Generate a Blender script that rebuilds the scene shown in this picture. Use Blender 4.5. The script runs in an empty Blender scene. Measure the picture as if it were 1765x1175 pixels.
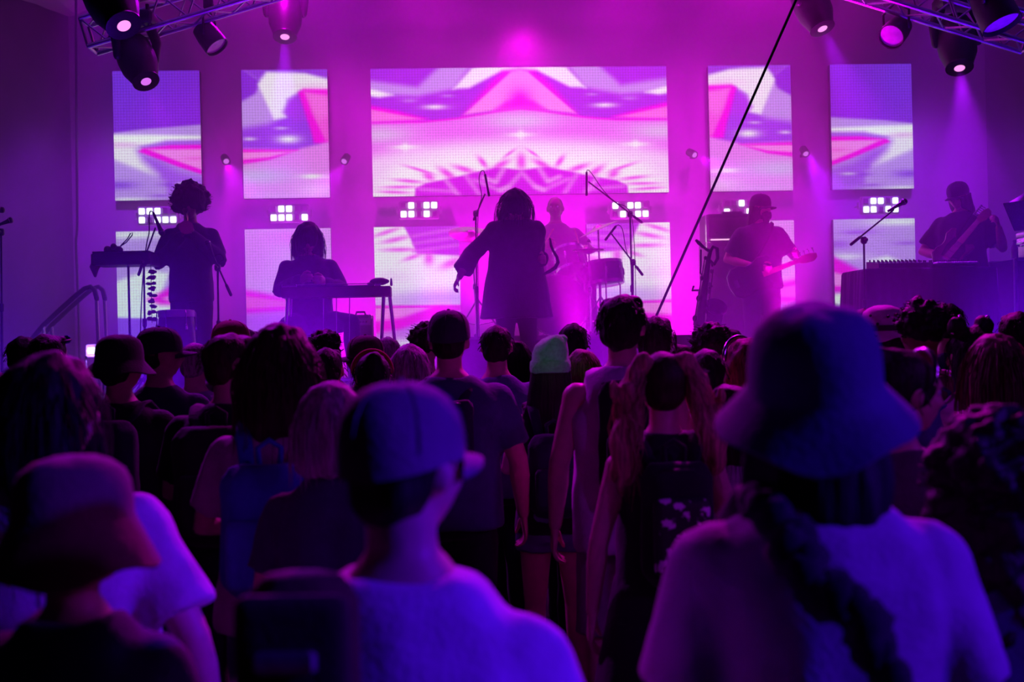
import bpy, bmesh, math, random
import numpy as np
from mathutils import Vector, Matrix, Euler, noise

# ------------------------------------------------------------------ camera, world, exposure, lights
SC = bpy.context.scene
COL = SC.collection
PI = math.pi
YAW, ROLL, FPX = 0.0548, 0.0223, 2000.0
CAM = Vector((-0.9128, 0.0, 1.68))
FW = Vector((math.sin(YAW), math.cos(YAW), 0))
R0 = Vector((math.cos(YAW), -math.sin(YAW), 0))
U0 = Vector((0, 0, 1))
UP = math.cos(ROLL) * U0 + math.sin(ROLL) * R0
RT = math.cos(ROLL) * R0 - math.sin(ROLL) * U0
STAGE = 1.28
WALL_Y = 13.75


def at(px, py, d):
    """world point seen at photo pixel (px, py) at depth d along the lens axis"""
    return CAM + FW * d + RT * ((px - 882.5) / FPX * d) + UP * ((587.5 - py) / FPX * d)


cam = bpy.data.cameras.new('camera')
cam.sensor_width = 36.0
cam.lens = FPX / 1765 * 36.0
cam.clip_start = 0.05
cam.dof.use_dof = True
cam.dof.focus_distance = 8.0
cam.dof.aperture_fstop = 2.9
cam_o = bpy.data.objects.new('camera', cam)
cam_o.matrix_world = Matrix(((RT.x, UP.x, -FW.x, CAM.x), (RT.y, UP.y, -FW.y, CAM.y),
                             (RT.z, UP.z, -FW.z, CAM.z), (0, 0, 0, 1)))
COL.objects.link(cam_o)
SC.camera = cam_o

SC.view_settings.view_transform = 'Standard'
SC.view_settings.look = 'None'
SC.view_settings.exposure = 0.0
SC.view_settings.gamma = 1.0
SC.view_settings.use_curve_mapping = False
SC.cycles.use_denoising = True
SC.cycles.volume_bounces = 0
SC.cycles.max_bounces = 6
SC.cycles.diffuse_bounces = 2
SC.cycles.glossy_bounces = 2
SC.cycles.transparent_max_bounces = 8
SC.cycles.sample_clamp_indirect = 3.0

world = bpy.data.worlds.new('night')
SC.world = world
world.use_nodes = True
world.node_tree.nodes['Background'].inputs[0].default_value = (0.10, 0.02, 0.5, 1)
world.node_tree.nodes['Background'].inputs[1].default_value = 0.004

MAG = (1.0, 0.0, 0.95)
VIO = (0.36, 0.004, 1.0)
BLU = (0.10, 0.004, 1.0)
PUR = (0.62, 0.0, 1.0)


def spot(loc, target, color, watts, size_deg, blend=0.5, radius=0.07):
    l = bpy.data.lights.new('spot_lamp', 'SPOT')
    l.color = color
    l.energy = watts
    l.spot_size = math.radians(size_deg)
    l.spot_blend = blend
    l.shadow_soft_size = radius
    o = bpy.data.objects.new('spot_lamp', l)
    o.location = loc
    o.rotation_euler = (Vector(target) - Vector(loc)).to_track_quat('-Z', 'Y').to_euler()
    COL.objects.link(o)
    return o


# magenta lamp glowing over the top edge of the wide screen, and washes from the upstage truss
spot((0.0, 13.2, 5.15), (0.0, 10.3, 1.6), MAG, 170, 140, 1.0, 0.25)
spot((-1.2, 13.3, 6.4), (-0.6, 11.0, 1.5), MAG, 450, 60, 1.0, 0.12)
spot((1.2, 13.3, 6.4), (0.8, 11.0, 1.5), MAG, 450, 60, 1.0, 0.12)
spot((-2.6, 11.6, 6.6), (-2.0, 13.7, 1.6), MAG, 700, 70, 1.0, 0.2)
spot((2.6, 11.6, 6.6), (2.0, 13.7, 1.6), MAG, 700, 70, 1.0, 0.2)
# magenta floor uplights washing the backdrop from below
for ux, uy, uz, w in ((-2.0, 12.85, STAGE + .12, 210), (-0.3, 13.0, STAGE + .6, 215), (0.7, 13.0, STAGE + .6, 215), (2.0, 12.85, STAGE + .12, 170)):
    spot((ux, uy, uz), (ux, 13.75, uz + 1.2), MAG, w, 130, 1.0, 0.1)
# unseen magenta uplights added to brighten the haze behind the singer
for ux, w in ((-1.0, 900), (0.3, 1500), (1.3, 1500), (2.35, 1700)):
    spot((ux, 11.0, STAGE + .1), (ux, 10.75, STAGE + 3), MAG, w, 42, 1.0, 0.1)
# violet wash on the sides
spot((-4.1, 10.9, 5.5), (-4.7, 13.7, 2.4), VIO, 850, 56, 1.0, 0.2)
spot((4.1, 10.9, 5.5), (4.9, 13.7, 2.4), VIO, 1000, 60, 1.0, 0.2)
# unseen blue violet uplights added in the pit to light the front haze
for ux, c, w in ((-4.2, (.12, .0, 1.0), 500), (-3.1, (.14, .0, 1.0), 1000), (-2.0, (.24, .0, 1.0), 1500), (-0.9, (.36, .0, 1.0), 1200), (0.2, (.42, .0, 1.0), 1200), (1.3, (.5, .0, 1.0), 700), (2.4, (.34, .0, 1.0), 600), (3.5, (.10, .0, 1.0), 1000), (4.6, (.07, .0, 1.0), 800)):
    spot((ux, 8.62, .25), (ux, 9.12, 4.0), c, w, 44, 1.0, 0.1)
# back light on the crowd from the front truss
spot((-3.0, 9.0, 5.5), (-1.6, 4.6, 1.5), PUR, 850, 60, 1.0, 0.15)
spot((1.2, 9.0, 5.5), (0.2, 3.6, 1.5), MAG, 1250, 60, 1.0, 0.15)
spot((-2.6, 13.2, 6.5), (-1.6, 5.0, 1.5), PUR, 800, 50, 1.0, 0.15)
spot((2.6, 13.2, 6.5), (1.2, 5.0, 1.5), MAG, 700, 50, 1.0, 0.15)
# small magenta lamp on the gear at the right edge of the stage
spot((3.7, 8.9, 4.2), (4.85, 10.6, 2.35), MAG, 130, 16, 1.0, 0.08)
# blue and violet lamps on a side tower, right of the crowd
spot((6.8, -0.6, 4.6), (-0.95, 1.7, 1.05), (.06, .002, 1.0), 2600, 17, 1.0, 0.2)
spot((7.2, 1.0, 5.2), (0.2, 2.0, 1.3), (.30, .006, 1.0), 520, 34, 1.0, 0.25)
# violet front of house lamp over the middle of the crowd
spot((4.5, -6.0, 6.5), (0.5, 4.8, 1.0), (.36, .01, 1.0), 480, 26, 1.0, 0.3)
# thin greenish spot added behind the camera to bring out the green beanie
spot((-2.5, -5.0, 5.0), at(947, 602, 5.4), (.60, 1.0, .60), 230, 2.3, 0.6, 0.05)

# ------------------------------------------------------------------ materials
def newmat(name):
    m = bpy.data.materials.new(name)
    m.use_nodes = True
    return m, m.node_tree, m.node_tree.nodes['Principled BSDF']


def mat(name, color, rough=0.6, metal=0.0, spec=0.5, var=0.12, scale=20.0, bump=0.15, bscale=60.0, sheen=0.0, kind='noise'):
    m, nt, b = newmat(name)
    n, L = nt.nodes, nt.links
    tc = n.new('ShaderNodeTexCoord')
    nz = n.new('ShaderNodeTexNoise')
    nz.inputs['Scale'].default_value = scale
    nz.inputs['Detail'].default_value = 4
    L.new(tc.outputs['Object'], nz.inputs['Vector'])
    rp = n.new('ShaderNodeValToRGB')
    rp.color_ramp.elements[0].color = (*[max(0, c * (1 - var)) for c in color], 1)
    rp.color_ramp.elements[1].color = (*[min(1, c * (1 + var)) for c in color], 1)
    rp.color_ramp.elements[0].position = 0.3
    rp.color_ramp.elements[1].position = 0.7
    L.new(nz.outputs['Fac'], rp.inputs[0])
    L.new(rp.outputs[0], b.inputs['Base Color'])
    b.inputs['Roughness'].default_value = rough
    b.inputs['Metallic'].default_value = metal
    b.inputs['Specular IOR Level'].default_value = spec
    if sheen:
        b.inputs['Sheen Weight'].default_value = sheen
    if bump:
        if kind == 'weave':
            t = n.new('ShaderNodeTexWave')
            t.inputs['Scale'].default_value = bscale
            t.inputs['Distortion'].default_value = 3
        else:
            t = n.new('ShaderNodeTexNoise')
            t.inputs['Scale'].default_value = bscale
        L.new(tc.outputs['Object'], t.inputs['Vector'])
        bp = n.new('ShaderNodeBump')
        bp.inputs['Strength'].default_value = bump
        bp.inputs['Distance'].default_value = 0.01
        L.new(t.outputs['Fac' if kind == 'weave' else 'Fac'], bp.inputs['Height'])
        L.new(bp.outputs[0], b.inputs['Normal'])
    return m


def emit(name, color, strength):
    m = bpy.data.materials.new(name)
    m.use_nodes = True
    nt = m.node_tree
    nt.nodes.remove(nt.nodes['Principled BSDF'])
    e = nt.nodes.new('ShaderNodeEmission')
    e.inputs[0].default_value = (*color, 1)
    e.inputs[1].default_value = strength
    nt.links.new(e.outputs[0], nt.nodes['Material Output'].inputs[0])
    return m


_mc = {}


def cloth(color, rough=0.85):
    k = ('c', tuple(color))
    if k not in _mc:
        _mc[k] = mat('cloth', color, rough, 0, 0.25, 0.15, 14, 0.25, 90, 0.15)
    return _mc[k]


def hairmat(color):
    k = ('h', tuple(color))
    if k not in _mc:
        m, nt, b = newmat('hair')
        n, L = nt.nodes, nt.links
        tc = n.new('ShaderNodeTexCoord')
        mp = n.new('ShaderNodeMapping')
        mp.inputs['Scale'].default_value = (90, 90, 9)
        nz = n.new('ShaderNodeTexNoise')
        nz.inputs['Scale'].default_value = 1.0
        nz.inputs['Detail'].default_value = 3
        L.new(tc.outputs['Object'], mp.inputs[0])
        L.new(mp.outputs[0], nz.inputs['Vector'])
        rp = n.new('ShaderNodeValToRGB')
        rp.color_ramp.elements[0].color = (*[c * 0.55 for c in color], 1)
        rp.color_ramp.elements[1].color = (*[min(1, c * 1.45) for c in color], 1)
        rp.color_ramp.elements[0].position = 0.35
        rp.color_ramp.elements[1].position = 0.65
        L.new(nz.outputs['Fac'], rp.inputs[0])
        L.new(rp.outputs[0], b.inputs['Base Color'])
        b.inputs['Roughness'].default_value = 0.6
        b.inputs['Specular IOR Level'].default_value = 0.25
        bp = n.new('ShaderNodeBump')
        bp.inputs['Strength'].default_value = 0.5
        bp.inputs['Distance'].default_value = 0.01
        L.new(nz.outputs['Fac'], bp.inputs['Height'])
        L.new(bp.outputs[0], b.inputs['Normal'])
        _mc[k] = m
    return _mc[k]


def skinmat(color):
    k = ('s', tuple(color))
    if k not in _mc:
        _mc[k] = mat('skin', color, 0.5, 0, 0.4, 0.08, 30, 0.06, 150)
    return _mc[k]


M_BLACK = mat('black_plastic', (0.02, 0.02, 0.022), 0.45, 0, 0.5, 0.2)
M_BLKMET = mat('black_metal', (0.03, 0.03, 0.033), 0.35, 0.6, 0.5, 0.15)
M_CHROME = mat('chrome', (0.75, 0.75, 0.78), 0.18, 1.0, 0.5, 0.05, bump=0.03)
M_BRASS = mat('brass', (0.62, 0.42, 0.14), 0.25, 1.0, 0.5, 0.1, bump=0.04)
M_CYMBAL = mat('cymbal_bronze', (0.30, 0.25, 0.22), 0.32, 1.0, 0.5, 0.15, 40, 0.1, 120)
M_ALU = mat('truss_aluminium', (0.55, 0.55, 0.57), 0.38, 0.9, 0.5, 0.1)
M_TOLEX = mat('amplifier_vinyl', (0.035, 0.033, 0.035), 0.7, 0, 0.4, 0.2, 60, 0.4, 200)
M_GRILLE = mat('grille_cloth', (0.10, 0.09, 0.085), 0.9, 0, 0.2, 0.2, 80, 0.5, 250, kind='weave')
M_WOOD = mat('dark_wood', (0.10, 0.05, 0.025), 0.45, 0, 0.5, 0.35, 8, 0.1, 30)
M_DRUM = mat('drum_lacquer', (0.10, 0.09, 0.11), 0.35, 0, 0.5, 0.1)
M_SKIN_HEAD = mat('drum_head', (0.75, 0.74, 0.70), 0.55, 0, 0.4, 0.05)
M_SAX = mat('dark_lacquered_brass', (0.09, 0.07, 0.06), 0.3, 0.7)
M_DARKHEAD = mat('black_drum_head', (0.03, 0.03, 0.035), 0.4)
M_STROBE = mat('grey_housing', (0.35, 0.33, 0.36), 0.6)
M_RUBBER = mat('black_rubber', (0.015, 0.015, 0.015), 0.75, 0, 0.3, 0.2)
M_LENS = emit('lamp_lens', (1.0, 0.30, 0.85), 1.2)
M_LENSV = emit('lamp_lens_violet', (0.75, 0.16, 0.95), 1.0)
M_BLIND = emit('strobe_cell_lit', (.80, .68, 1.0), 3.0)
M_BLINDO = mat('strobe_cell_dark', (0.25, 0.23, 0.26), 0.3, 0.2)


# ------------------------------------------------------------------ mesh helpers
class MB:
    """collects shapes; build() links them as ONE mesh object"""

    def __init__(self):
        self.v = []
        self.f = []

    def add(self, vs, fs, M=None):
        o = len(self.v)
        self.v += [tuple(M @ Vector(p)) if M else tuple(p) for p in vs]
        self.f += [tuple(i + o for i in f) for f in fs]
        return self

    def box(self, c, s, rot=None, bev=0.0):
        hx, hy, hz = s[0] / 2, s[1] / 2, s[2] / 2
        M = Matrix.Translation(c) @ (rot.to_matrix().to_4x4() if rot else Matrix())
        if bev <= 0:
            vs = [(x, y, z) for x in (-hx, hx) for y in (-hy, hy) for z in (-hz, hz)]
            fs = [(0, 1, 3, 2), (4, 6, 7, 5), (0, 4, 5, 1), (2, 3, 7, 6), (0, 2, 6, 4), (1, 5, 7, 3)]
            return self.add(vs, fs, M)
        b = min(bev, hx * .95, hy * .95, hz * .95)
        rings = []
        pts = lambda ex, ey: [(-ex + b, -ey), (ex - b, -ey), (ex, -ey + b), (ex, ey - b), (ex - b, ey), (-ex + b, ey), (-ex, ey - b), (-ex, -ey + b)]
        for z, i in ((-hz, b), (-hz + b, 0), (hz - b, 0), (hz, b)):
            rings.append([(x, y, z) for x, y in pts(hx - i * .7, hy - i * .7)])
        vs = [p for r in rings for p in r]
        fs = [tuple(range(7, -1, -1)), tuple(range(24, 32))]
        for k in range(3):
            for i in range(8):
                j = (i + 1) % 8
                fs.append((k * 8 + i, k * 8 + j, k * 8 + 8 + j, k * 8 + 8 + i))
        return self.add(vs, fs, M)

    def rings(self, R, caps=True, closed=False):
        n = len(R[0])
        vs = [p for r in R for p in r]
        fs = []
        m = len(R)
        for k in range(m - (0 if closed else 1)):
            k2 = (k + 1) % m
            for i in range(n):
                j = (i + 1) % n
                fs.append((k * n + i, k * n + j, k2 * n + j, k2 * n + i))
        if caps and not closed:
            fs.append(tuple(range(n - 1, -1, -1)))
            fs.append(tuple(range((m - 1) * n, m * n)))
        return self.add(vs, fs)

    def tube(self, pts, rad, seg=10, flat=1.0, upv=None, round_ends=False):
        """tapered tube along points; flat squeezes the second axis"""
        P = [Vector(p) for p in pts]
        if not hasattr(rad, '__len__'):
            rad = [rad] * len(P)
        rad = list(rad)
        if round_ends:
            d0 = (P[0] - P[1]).normalized()
            d1 = (P[-1] - P[-2]).normalized()
            r0, r1 = rad[0], rad[-1]
            P = [P[0] + d0 * r0 * .95, P[0] + d0 * r0 * .7] + P + [P[-1] + d1 * r1 * .7, P[-1] + d1 * r1 * .95]
            rad = [r0 * .25, r0 * .72] + rad + [r1 * .72, r1 * .25]
        T = []
        for i in range(len(P)):
            a = P[max(0, i - 1)]
            b = P[min(len(P) - 1, i + 1)]
            t = (b - a)
            T.append(t.normalized() if t.length > 1e-9 else Vector((0, 0, 1)))
        u = Vector(upv) if upv else (Vector((0, 0, 1)) if abs(T[0].z) < .9 else Vector((0, 1, 0)))
        R = []
        for i in range(len(P)):
            u = (u - T[i] * u.dot(T[i]))
            u = u.normalized() if u.length > 1e-6 else T[i].orthogonal().normalized()
            w = T[i].cross(u)
            R.append([P[i] + (w * math.cos(a) + u * (math.sin(a) * flat)) * rad[i]
                      for a in [2 * PI * k / seg for k in range(seg)]])
        return self.rings([[tuple(p) for p in r] for r in R])

    def ball(self, c, r, seg=16, rows=10, M=None, bumpy=0.0, freq=8.0, seed=0):
        r = r if hasattr(r, '__len__') else (r, r, r)
        vs = [(0, 0, -1)]
        for k in range(1, rows):
            t = PI * k / rows
            for i in range(seg):
                a = 2 * PI * i / seg
                vs.append((math.sin(t) * math.cos(a), math.sin(t) * math.sin(a), -math.cos(t)))
        vs.append((0, 0, 1))
        fs = []
        for i in range(seg):
            fs.append((0, 1 + (i + 1) % seg, 1 + i))
        for k in range(rows - 2):
            for i in range(seg):
                j = (i + 1) % seg
                fs.append((1 + k * seg + i, 1 + k * seg + j, 1 + (k + 1) * seg + j, 1 + (k + 1) * seg + i))
        top = len(vs) - 1
        for i in range(seg):
            fs.append((top, 1 + (rows - 2) * seg + i, 1 + (rows - 2) * seg + (i + 1) % seg))
        out = []
        for p in vs:
            q = Vector(p)
            s = 1.0
            if bumpy:
                s += bumpy * noise.noise(q * freq + Vector((seed, seed * .7, 0)))
            q = Vector((q.x * r[0] * s, q.y * r[1] * s, q.z * r[2] * s))
            if M:
                q = M @ q
            out.append(q + Vector(c))
        return self.add(out, fs)

    def lathe(self, prof, c=(0, 0, 0), seg=24, M=None):
        """prof: (radius, z) list turned round the z axis"""
        R = []
        for r, z in prof:
            ring = []
            for i in range(seg):
                a = 2 * PI * i / seg
                q = Vector((r * math.cos(a), r * math.sin(a), z))
                if M:
                    q = M @ q
                ring.append(tuple(q + Vector(c)))
            R.append(ring)
        return self.rings(R)

    def mesh(self, name):
        me = bpy.data.meshes.new(name)
        me.from_pydata(self.v, [], self.f)
        me.validate()
        me.update()
        return me

    def build(self, name, material, parent=None, smooth=35):
        me = self.mesh(name)
        return link(name, me, material, parent, smooth)


def shade(me, ang):
    if ang >= 180:
        me.polygons.foreach_set('use_smooth', [True] * len(me.polygons))
        return
    if ang <= 0:
        return
    bm = bmesh.new()
    bm.from_mesh(me)
    bmesh.ops.recalc_face_normals(bm, faces=bm.faces)
    c = math.radians(ang)
    for f in bm.faces:
        f.smooth = ang > 1
    for e in bm.edges:
        if len(e.link_faces) == 2 and e.calc_face_angle(0) > c:
            e.smooth = False
    bm.to_mesh(me)
    bm.free()


def link(name, me, material, parent=None, smooth=None, local=None):
    if smooth is not None:
        shade(me, smooth)
    o = bpy.data.objects.new(name, me)
    if not me.materials:
        me.materials.append(material)
    elif me.materials[0] is not material:
        COL.objects.link(o)
        o.material_slots[0].link = 'OBJECT'
        o.material_slots[0].material = material
        o.parent = parent
        if local is not None:
            o.matrix_local = local
        return o
    COL.objects.link(o)
    o.parent = parent
    if local is not None:
        o.matrix_local = local
    return o


def thing(name, label, cat, loc=(0, 0, 0), rotz=0.0, group=None, scale=1.0):
    o = bpy.data.objects.new(name, None)
    o.empty_display_size = 0.1
    COL.objects.link(o)
    o.location = loc
    o.rotation_euler = (0, 0, rotz)
    o.scale = (scale, scale, scale)
    tag(o, label, cat, group)
    return o


def tag(o, label=None, cat=None, group=None, kind=None):
    if label:
        o['label'] = label
    if cat:
        o['category'] = cat
    if group:
        o['group'] = group
    if kind:
        o['kind'] = kind
    return o


def struct(o):
    o['kind'] = 'structure'
    return o


def remesh(mb, voxel, smooth=2, fac=0.5, decimate=0.0):
    """fuse the collected shapes into one continuous surface"""
    me = mb.mesh('tmp')
    o = bpy.data.objects.new('tmp', me)
    COL.objects.link(o)
    r = o.modifiers.new('r', 'REMESH')
    r.mode = 'VOXEL'
    r.voxel_size = voxel
    if smooth:
        s = o.modifiers.new('s', 'SMOOTH')
        s.iterations = smooth
        s.factor = fac
    if decimate:
        d = o.modifiers.new('d', 'DECIMATE')
        d.ratio = decimate
    dg = bpy.context.evaluated_depsgraph_get()
    out = bpy.data.meshes.new_from_object(o.evaluated_get(dg))
    bpy.data.objects.remove(o)
    bpy.data.meshes.remove(me)
    out.polygons.foreach_set('use_smooth', [True] * len(out.polygons))
    return out


def wobble(me, amp, freq, seed=0, stretch=(1, 1, 1)):
    n = len(me.vertices)
    co = np.empty(n * 3, np.float32)
    no = np.empty(n * 3, np.float32)
    me.vertices.foreach_get('co', co)
    me.vertices.foreach_get('normal', no)
    co, no = co.reshape(-1, 3), no.reshape(-1, 3)
    q = co * np.array(stretch, np.float32) * freq + np.array((seed, seed * 1.7, 0), np.float32)
    k = np.array([noise.noise(p) for p in q.tolist()], np.float32)
    co = co + no * (amp * k)[:, None]
    me.vertices.foreach_set('co', co.ravel())
    me.update()
    return me

# ------------------------------------------------------------------ the setting
M_GROUND = mat('dark_ground', (0.035, 0.034, 0.036), 0.9, 0, 0.3, 0.3, 3, 0.4, 30)
M_CLOTHWALL = mat('tinted_backdrop_cloth', (0.55, 0.36, 0.58), 0.95, 0, 0.1, 0.05, 2, 0.1, 40)  # grey cloth tinted mauve to deepen the magenta light
M_SIDE = mat('dimmed_side_cloth', (0.20, 0.13, 0.24), 0.95, 0, 0.1, 0.08, 2, 0.1, 40)  # side cloth darkened in colour so these walls look less lit
M_ROOF = mat('white_tent_fabric', (0.60, 0.60, 0.62), 0.8, 0, 0.2, 0.05, 3, 0.1, 20)
M_DECK = mat('stage_deck', (0.03, 0.03, 0.032), 0.55, 0, 0.5, 0.2, 12, 0.2, 40)
M_SKIRT = mat('stage_skirt', (0.012, 0.012, 0.014), 0.95, 0, 0.1, 0.2, 6, 0.3, 20)

struct(MB().box((0, 6, -0.1), (40, 34, 0.2)).build('floor', M_GROUND))


def cloth_sheet(x0, y0, x1, y1, z0, z1, amp=0.015, nx=120, thick=0.03):
    mb = MB()
    d = Vector((x1 - x0, y1 - y0, 0))
    nrm = Vector((-d.y, d.x, 0)).normalized()
    vs, fs = [], []
    for s in (0, 1):
        for k, z in enumerate((z0, z1)):
            for i in range(nx + 1):
                t = i / nx
                off = amp * (math.sin(t * d.length * 7) * .5 + math.sin(t * d.length * 17 + 1) * .3)
                p = Vector((x0, y0, z)) + d * t + nrm * (off + s * thick)
                vs.append(tuple(p))
    n = nx + 1
    for i in range(nx):
        fs.append((i, i + 1, n + i + 1, n + i))
        fs.append((2 * n + i + 1, 2 * n + i, 3 * n + i, 3 * n + i + 1))
        fs.append((i + 1, i, 2 * n + i, 2 * n + i + 1))
        fs.append((n + i, n + i + 1, 3 * n + i + 1, 3 * n + i))
    fs.append((0, n, 3 * n, 2 * n))
    fs.append((n - 1, 3 * n - 1, 4 * n - 1, 2 * n - 1)[::1])
    mb.add(vs, fs)
    return mb


struct(cloth_sheet(-5.30, WALL_Y + .14, 5.75, WALL_Y + .14, 0, 8.4).build('wall_back', M_CLOTHWALL, smooth=60))
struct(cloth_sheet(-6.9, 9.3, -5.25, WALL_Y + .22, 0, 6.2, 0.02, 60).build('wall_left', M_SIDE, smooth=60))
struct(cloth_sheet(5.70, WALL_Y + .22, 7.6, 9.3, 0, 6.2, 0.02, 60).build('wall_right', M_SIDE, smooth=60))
# tent roof: two slopes rising to a ridge over the stage
mb = MB()
rf = []
for y in (8.6, 14.3):
    rf.append([(-8.2, y, 5.25), (-5.2, y, 5.62), (0, y, 8.3), (5.7, y, 5.62), (8.6, y, 5.25), (8.6, y, 5.33), (5.7, y, 5.70), (0, y, 8.38), (-5.2, y, 5.70), (-8.2, y, 5.33)])
mb.rings(rf)
struct(mb.build('ceiling', M_ROOF, smooth=20))

# stage deck: legs hidden by a black skirt
stage = thing('stage', 'black raised stage platform with a skirted front edge behind the crowd', 'stage', (0, 0, 0))
stage['kind'] = 'structure'
for i in range(7):
    for j in range(3):
        MB().box((-6.6 + 1.9 * (i + .5), 9.55 + 1.42 * (j + .5), STAGE - .045), (1.895, 1.415, .09), bev=.004).build('deck_panel', M_DECK, stage)
cloth_sheet(-6.6, 9.52, 6.7, 9.52, 0, STAGE - .02, .03, 200, .01).build('skirt', M_SKIRT, stage, 60)

# ------------------------------------------------------------------ LED screens
def s2l(c):
    c = np.asarray(c, float)
    return np.where(c <= .04045, c / 12.92, ((c + .055) / 1.055) ** 2.4)


PU = (.46, .15, .84); LV = (.74, .55, .93); WH = (.99, .95, .97); MG = (1, .0, .88); PK = (1, .52, .93); HP = (.98, .33, .86); MV = (.80, .10, .92); LP = (.93, .62, .95); BL = (.66, .60, .95)


class Paint:
    """a picture in panel units (x right, y down), painted with soft polygons"""

    def __init__(self, X, Y, base):
        self.X, self.Y = X, Y
        self.c = np.zeros(X.shape + (3,)) + np.array(base)

    def mix(self, m, col):
        self.c = self.c * (1 - m[..., None]) + np.array(col) * m[..., None]

    def poly(self, pts, col, soft=.02, a=1.0):
        X, Y = self.X, self.Y
        inside = np.zeros(X.shape, bool)
        d2 = np.full(X.shape, 1e9)
        n = len(pts)
        for i in range(n):
            x0, y0 = pts[i]
            x1, y1 = pts[(i + 1) % n]
            cond = ((y0 > Y) != (y1 > Y))
            xi = (x1 - x0) * (Y - y0) / ((y1 - y0) if abs(y1 - y0) > 1e-9 else 1e-9) + x0
            inside ^= cond & (X < xi)
            ex, ey = x1 - x0, y1 - y0
            t = np.clip(((X - x0) * ex + (Y - y0) * ey) / (ex * ex + ey * ey + 1e-12), 0, 1)
            d2 = np.minimum(d2, (X - x0 - t * ex) ** 2 + (Y - y0 - t * ey) ** 2)
        d = np.sqrt(d2) * np.where(inside, 1, -1)
        m = np.clip(d / soft * .5 + .5, 0, 1)
        self.mix(m * m * (3 - 2 * m) * a, col)

    def blob(self, x, y, rx, ry, col, a=1.0, rot=0.0):
        c, s = math.cos(rot), math.sin(rot)
        dx, dy = self.X - x, self.Y - y
        u, v = (dx * c + dy * s) / rx, (-dx * s + dy * c) / ry
        self.mix(np.exp(-(u * u + v * v) * 1.5) * a, col)


def rays(p, cx, cy, r0, r1, n, col, sq=1.0, wob=0.0, a=1.0, sharp=2.0):
    dx, dy = (p.X - cx), (p.Y - cy) * sq
    r = np.hypot(dx, dy)
    th = np.arctan2(dy, dx)
    w = .5 + .5 * np.cos(th * n + wob * np.sin(r * 9))
    m = np.clip(w * 1.6 - .4, 0, 1) ** sharp * np.clip((r - r0) / .08, 0, 1) * np.clip((r1 - r) / .25, 0, 1)
    p.mix(m * a, col)


def pic_outer(X, Y):           # x 0..1, y 0..1.5 (far left, mirrored on the far right)
    p = Paint(X, Y, PU)
    p.blob(.1, .1, .5, .6, (.40, .20, .86), .6)
    p.blob(.8, .5, .5, .4, (.55, .13, .93), .7)
    p.poly([(-.1, .73), (.35, .68), (1.1, .63), (1.1, 1.6), (-.1, 1.6)], LV, .02)
    p.poly([(-.1, .74), (.4, .745), (1.1, .77), (1.1, .84), (.3, .87), (-.1, .86)], WH, .03)
    p.poly([(-.1, .80), (.3, .87), (.5, 1.1), (.62, 1.2), (.5, 1.25), (-.1, 1.02)], (.96, .88, .95), .06)
    p.blob(.1, .86, .25, .04, (.95, .7, .93), .8)
    p.poly([(.27, .93), (.5, 1.03), (.75, 1.18), (1.1, 1.27), (1.1, 1.6), (.5, 1.45), (.5, 1.22), (.33, 1.05)], (.62, .32, .92), .08)
    p.poly([(.3, .89), (.6, .82), (1.1, .81), (1.1, .87), (.5, .88)], (.62, .28, .92), .04)
    p.poly([(.33, .905), (.65, .87), (1.1, .87), (1.1, 1.25), (.75, 1.13), (.28, .94)], MG, .02)
    p.poly([(.38, .915), (1.1, .92), (1.1, 1.20), (.75, 1.07)], PK, .02)
    p.blob(.95, 1.03, .2, .025, HP, .7)
    p.poly([(-.1, 1.0), (.3, 1.18), (.5, 1.25), (.6, 1.3), (.6, 1.6), (-.1, 1.6)], LV, .05)
    p.blob(.05, 1.33, .25, .06, (.50, .25, .88), .9)
    p.blob(.62, 1.33, .14, .03, PU, .6)
    p.blob(.52, 1.46, .14, .02, PU, .6)
    p.blob(.15, 1.5, .3, .03, WH, .8)
    p.blob(.8, 1.32, .12, .02, WH, .6)
    return p.c


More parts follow.
